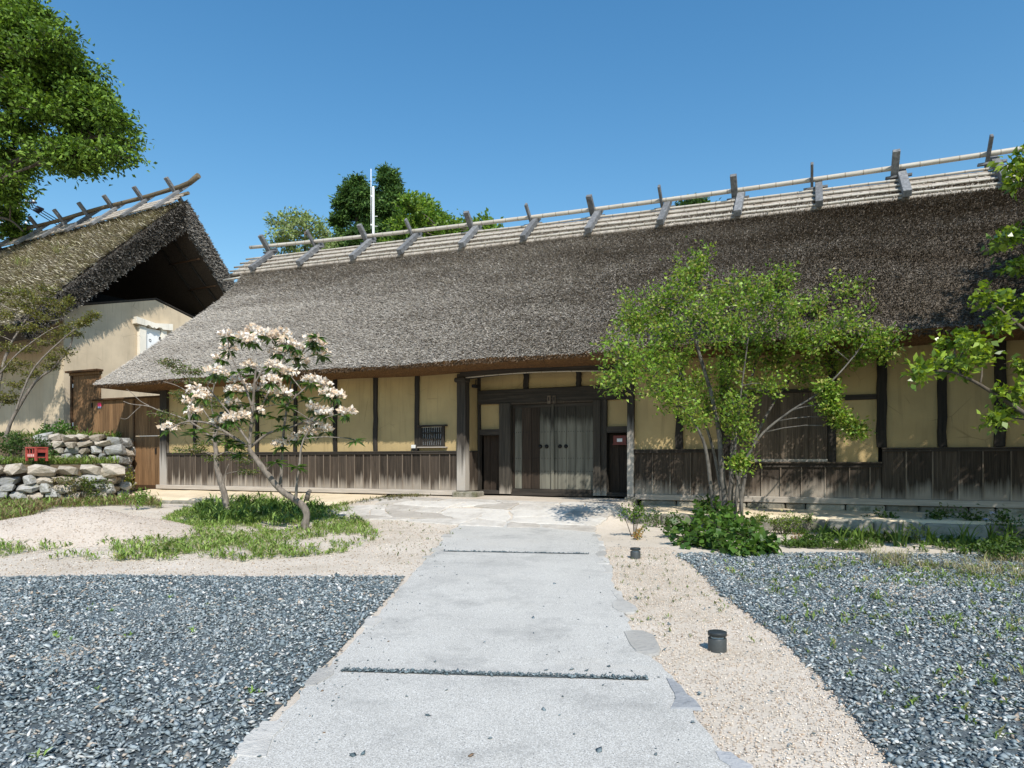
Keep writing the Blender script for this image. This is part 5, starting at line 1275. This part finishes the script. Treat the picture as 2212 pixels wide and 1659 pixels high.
for x, y, hh in ((1490, 1165, .2), (1475, 1180, .12), (1520, 1160, .3), (1550, 1150, .4), (1560, 1175, .25), (1590, 1180, .25), (1620, 1185, .2), (1640, 1195, .12), (1600, 1200, .12), (1545, 1185, .2), (1520, 1185, .15), (1660, 1195, .1), (1530, 1135, .45), (1580, 1160, .35), (1570, 1195, .1), (1610, 1165, .25)):
    gx, gy = gp(x, y); cl.append((Vector((gx, gy, zg(gx, gy) + hh)) - lb.location, (.26, .26, .14)))
V, F, c, segs = foliage(cl, 12, 7, .13, .115, PLB, .9, .05, .25)
link('leaves', mesh_np('leaves', V, F, c), M['leaf'], lb)
m = MB()
for a, e in segs: m.tube([a, e], [.006, .003], 3, False)
m.build('stems', M['bark_dark'], lb)['kind'] = 'stuff'
bush('yellow-green fine-leaved shrub just right of the tree stems', (1640, 1158), .5, .42, 520, .05, .022, [(.22, .27, .06), (.28, .31, .09), (.16, .21, .05)], group=GB)
bush('second yellow-green shrub beside the first, nearer the curb', (1690, 1155), .5, .42, 520, .05, .025, [(.15, .22, .04), (.19, .26, .05), (.11, .17, .03)], group=GB)
bush('green shrub with pale tips right of the two yellow-green shrubs', (1735, 1152), .35, .4, 300, .05, .025, [(.11, .17, .045), (.15, .2, .06)], group=GB)
bush('tiny rust-coloured plant in the border gap', (1720, 1172), .2, .16, 130, .05, .02, [(.40, .19, .08), (.30, .18, .07), (.22, .2, .05)], 'small_plant', GB)
bush('small lime-green plant beside the rust-coloured one', (1755, 1172), .32, .2, 200, .055, .03, [(.18, .28, .05), (.14, .22, .04)], 'small_plant', GB)
def strap(label, px, h, n, pal, name='iris_clump', flower=False):
    x, y = gp(*px); root = empty(name, (x, y, zg(x, y))); tag(root, label, 'plant', GB)
    V = []; F = []; C = []
    for i in range(n):
        a = random.uniform(0, 6.28); l = h * random.uniform(.7, 1.25); w = random.uniform(.012, .02); bx_, by_ = random.gauss(0, .05), random.gauss(0, .05); b0 = len(V); bend = random.uniform(.3, 1.1)
        for s in range(6):
            t = s / 5; r = l * .8 * bend * t ** 1.7; z = l * (t - .45 * bend * t ** 2.6); ww = w * (1 - t) ** .6 + .001
            V += [(bx_ + math.cos(a) * r - math.sin(a) * ww, by_ + math.sin(a) * r + math.cos(a) * ww, z), (bx_ + math.cos(a) * r + math.sin(a) * ww, by_ + math.sin(a) * r - math.cos(a) * ww, z)]
        for s in range(5): F.append((b0 + 2 * s, b0 + 2 * s + 1, b0 + 2 * s + 3, b0 + 2 * s + 2)); 
        C += [random.choice(pal)] * 5
    link('leaves', mesh_np('leaves', V, F, np.array(C)), M['leaf'], root)
    if flower:
        for k in range(2):
            fx, fy, fz = .05 - .1 * k, random.uniform(-.03, .03), h * (1.25 - .25 * k)
            MB().tube([(0, 0, 0), (fx * .6, fy, fz * .6), (fx, fy, fz)], .004, 4).build('flower_stalk', M['leaf'] if False else M['bark_dark'], root)
            Cc = np.tile(np.array([[fx, fy, fz]]), (10, 1)); a = np.linspace(0, 6.28, 10, False)
            V2, F2 = leafquads(Cc, np.stack([np.cos(a), np.sin(a), np.where(np.arange(10) % 2, .5, -.1)], 1), np.tile(np.array([[0, 0, 1.]]), (10, 1)), np.full(10, .06), np.full(10, .035))
            link('flower', mesh_np('flower', V2, F2, np.tile(np.array([(.72, .72, .84)]), (10, 1))), M['petal'], root)
    return root
GI = [(.12, .20, .035), (.17, .25, .05), (.09, .16, .03)]
for lab, px, h, n in (('iris clump with long arching leaves nearest the yellow-green shrubs', (1775, 1165), .40, 12), ('second iris clump from the shrubs, its leaves fanned low', (1822, 1180), .42, 16), ('third iris clump, leaning leaves before the mossy curb', (1850, 1175), .40, 14),
                      ('iris clump with upright leaves in the middle of the border', (1885, 1168), .42, 14), ('iris clump in the shade right of the middle of the border', (1945, 1180), .42, 14), ('broad iris clump farther right along the shaded border', (2010, 1178), .40, 16), ('dark iris clump beside the white flowers', (2080, 1180), .48, 18), ('iris clump close to the right edge of the border', (2175, 1190), .45, 16)):
    strap(lab, px, h, n, GI)
strap('iris with two white-violet flowers in the shaded right border', (2138, 1178), .42, 12, GI, 'flowering_iris', True)
bush('small variegated yellow plant in the shaded border', (1985, 1172), .25, .26, 130, .09, .03, [(.32, .36, .12), (.26, .32, .09)], 'small_plant', GB)
for lab, px, w, h in (('dark shrub against the curb in the middle of the border', (1900, 1150), .45, .42), ('dark shrub against the curb in the deep shade', (2030, 1155), .5, .45), ('dark leafy shrub behind the white iris', (2110, 1160), .55, .5), ('dark shrub at the right edge of the picture', (2195, 1170), .6, .55), ('low dark shrub in front at the far right', (2190, 1215), .55, .35)):
    bush(lab, px, w, h, 420, .07, .04, PGD, group=GB)
# terrace plants on the left
def tp(x, y, Y): p = at(*src(x, y), Y); return (p.x, p.y)
bush('dark green shrub on the terrace left of the red crate', None, 1.0, .95, 900, .09, .05, [(.035, .075, .018), (.055, .105, .022), (.08, .13, .03)], base=(*tp(50, 1700, 20.6), 1.45))
bush('bright leafy shrub at the foot of the storehouse wall', None, .75, .5, 600, .10, .06, [(.07, .15, .03), (.10, .2, .035)], base=(*tp(222, 1640, 22.4), 2.3))
bush('feathery green shrub behind the red crate', None, .7, .8, 700, .10, .03, [(.06, .12, .03), (.09, .16, .035)], base=(*tp(150, 1680, 20.9), 1.45))
bush('small vine with yellowish leaves growing up beside the brown fence', None, .35, .95, 330, .07, .05, [(.14, .2, .03), (.28, .26, .04), (.08, .13, .025)], base=(*tp(480, 1850, 21.3), .42))
bush('yellow-green plant at the right foot of the stone wall', (292, 1102), .35, .5, 300, .09, .035, [(.16, .25, .05), (.12, .2, .035)])
bush('ivy hanging on the right half of the low stone wall', None, .9, .7, 520, .07, .05, [(.09, .14, .03), (.14, .17, .035), (.06, .09, .02)], base=(*tp(330, 1850, 19.75), .45))
bush('brown-green creeper on the middle of the low stone wall', None, .9, .6, 420, .07, .035, [(.16, .13, .05), (.11, .12, .04), (.2, .17, .07)], base=(*tp(260, 1830, 19.35), .55))
Pt = np.array([(random.uniform(-16, -12.3), 0, 1.45) for _ in range(900)]); Pt[:, 1] = 18.6 + (Pt[:, 0] + 16.2) * .575 + rng.uniform(.0, 1.6, 900)
Pt = Pt[(Pt[:, 1] < 21.3)]; rosettes('terrace_grass', Pt, rng.uniform(.12, .3, len(Pt)), .13, 7, PGR + [(.20, .20, .07)], 'grass growing on the terrace above the low stone wall', cat='grass')
Pt = np.array([(random.uniform(-17.5, -13), 0, 2.3) for _ in range(300)]); Pt[:, 1] = 21.9 + (Pt[:, 0] + 15) * .18 + rng.uniform(.1, .8, 300)
rosettes('terrace_grass', Pt, rng.uniform(.12, .3, 300), .13, 7, PGR, 'grass at the foot of the storehouse wall', cat='grass')
# grass tufts rooted in the storehouse thatch
for a, t in ((.70, .62), (.60, .55), (.52, .60)):
    p = kslope(a, t); rosettes('grass_tuft', np.array([p] * 6) + rng.normal(0, .06, (6, 3)), .5, .04, 8, [(.22, .26, .07), (.14, .2, .05), (.34, .30, .15)], '', None, 'leaf', parent=kura)

# ------------------------------------------------------------------ mast, utility pole and cables
MY = 38.0
p = at(*src(1400, 700), MY); mast = empty('flag_mast', (p.x, MY, .34)); tag(mast, 'slim white mast with a thin lightning rod behind the ridge', 'mast')
MB().lathe([(.075, 0), (.065, p.z - .5), (.05, p.z - .34), (.005, p.z - .335)], 14).build('pole', M['mast'], mast)
MB().tube([(-.13, 0, p.z - 2.7), (-.13, 0, p.z + .65)], .018, 6).build('rod', M['mast'], mast)
for dz in (.5, 2.1): MB().box(-.15, .05, -.03, .03, p.z - dz - .4, p.z - dz - .33).build('bracket', M['mast'], mast)
for k in range(12): MB().box(.08, .24, -.01, .01, p.z - 2.0 - k * .55, p.z - 1.98 - k * .55).build('rung', M['mast'], mast)
UYp = 40.0
p = at(*src(66, 735), UYp); pole = empty('utility_pole', (p.x, UYp, 2.3)); tag(pole, 'concrete utility pole half hidden by the big tree at left', 'pole')
H_ = p.z - 2.3
MB().lathe([(.18, 0), (.13, H_), (.005, H_ + .01)], 12).build('pole_shaft', M['concrete'], pole)
for dz in (.35, 1.7): MB().box(-1.0, 1.1, -.06, .06, H_ - dz - .08, H_ - dz).build('cross_arm', M['iron'], pole)
for dz in (.35, 1.7):
    for k in (-.9, -.5, .5, .95): MB().lathe([(.05, H_ - dz), (.075, H_ - dz + .06), (.04, H_ - dz + .1), (.07, H_ - dz + .16), (.01, H_ - dz + .2)], 10, (k, 0)).build('insulator', M['mast'], pole)
for i, (a, b_) in enumerate((((128, 770), (300, 838)), ((122, 777), (290, 842)), ((115, 783), (277, 846)))):
    A = at(*src(*a), UYp - .3); B = at(*src(a[0] + (b_[0] - a[0]) * 2.6, a[1] + (b_[1] - a[1]) * 2.6 + 14), 46)
    q = at(*src(72 + 6 * i, 740 + 4 * i), UYp)
    root = empty('power_cable', A); tag(root, ['highest', 'middle', 'lowest'][i] + ' of three dark power cables running down from the utility pole', 'cable', 'three power cables')
    pts = [Vector((0, 0, 0)).lerp(B - A, t) + Vector((0, 0, -.5 * math.sin(math.pi * t))) for t in np.linspace(0, 1, 12)]
    MB().tube(pts, .028, 5).build('cable', M['cable'], root)
    MB().tube([q - A, (q - A) * .6 + Vector((0, 0, .3)), (q - A) * .2 + Vector((0, 0, .22)), Vector((0, 0, 0))], .028, 5).build('jumper', M['cable'], root)
    for t in (.02, .22): c0 = pts[0].lerp(pts[-1], t); c1 = pts[0].lerp(pts[-1], t + .05); MB().tube([c0, c1], .06, 6).build('sleeve', M['cable'], root)
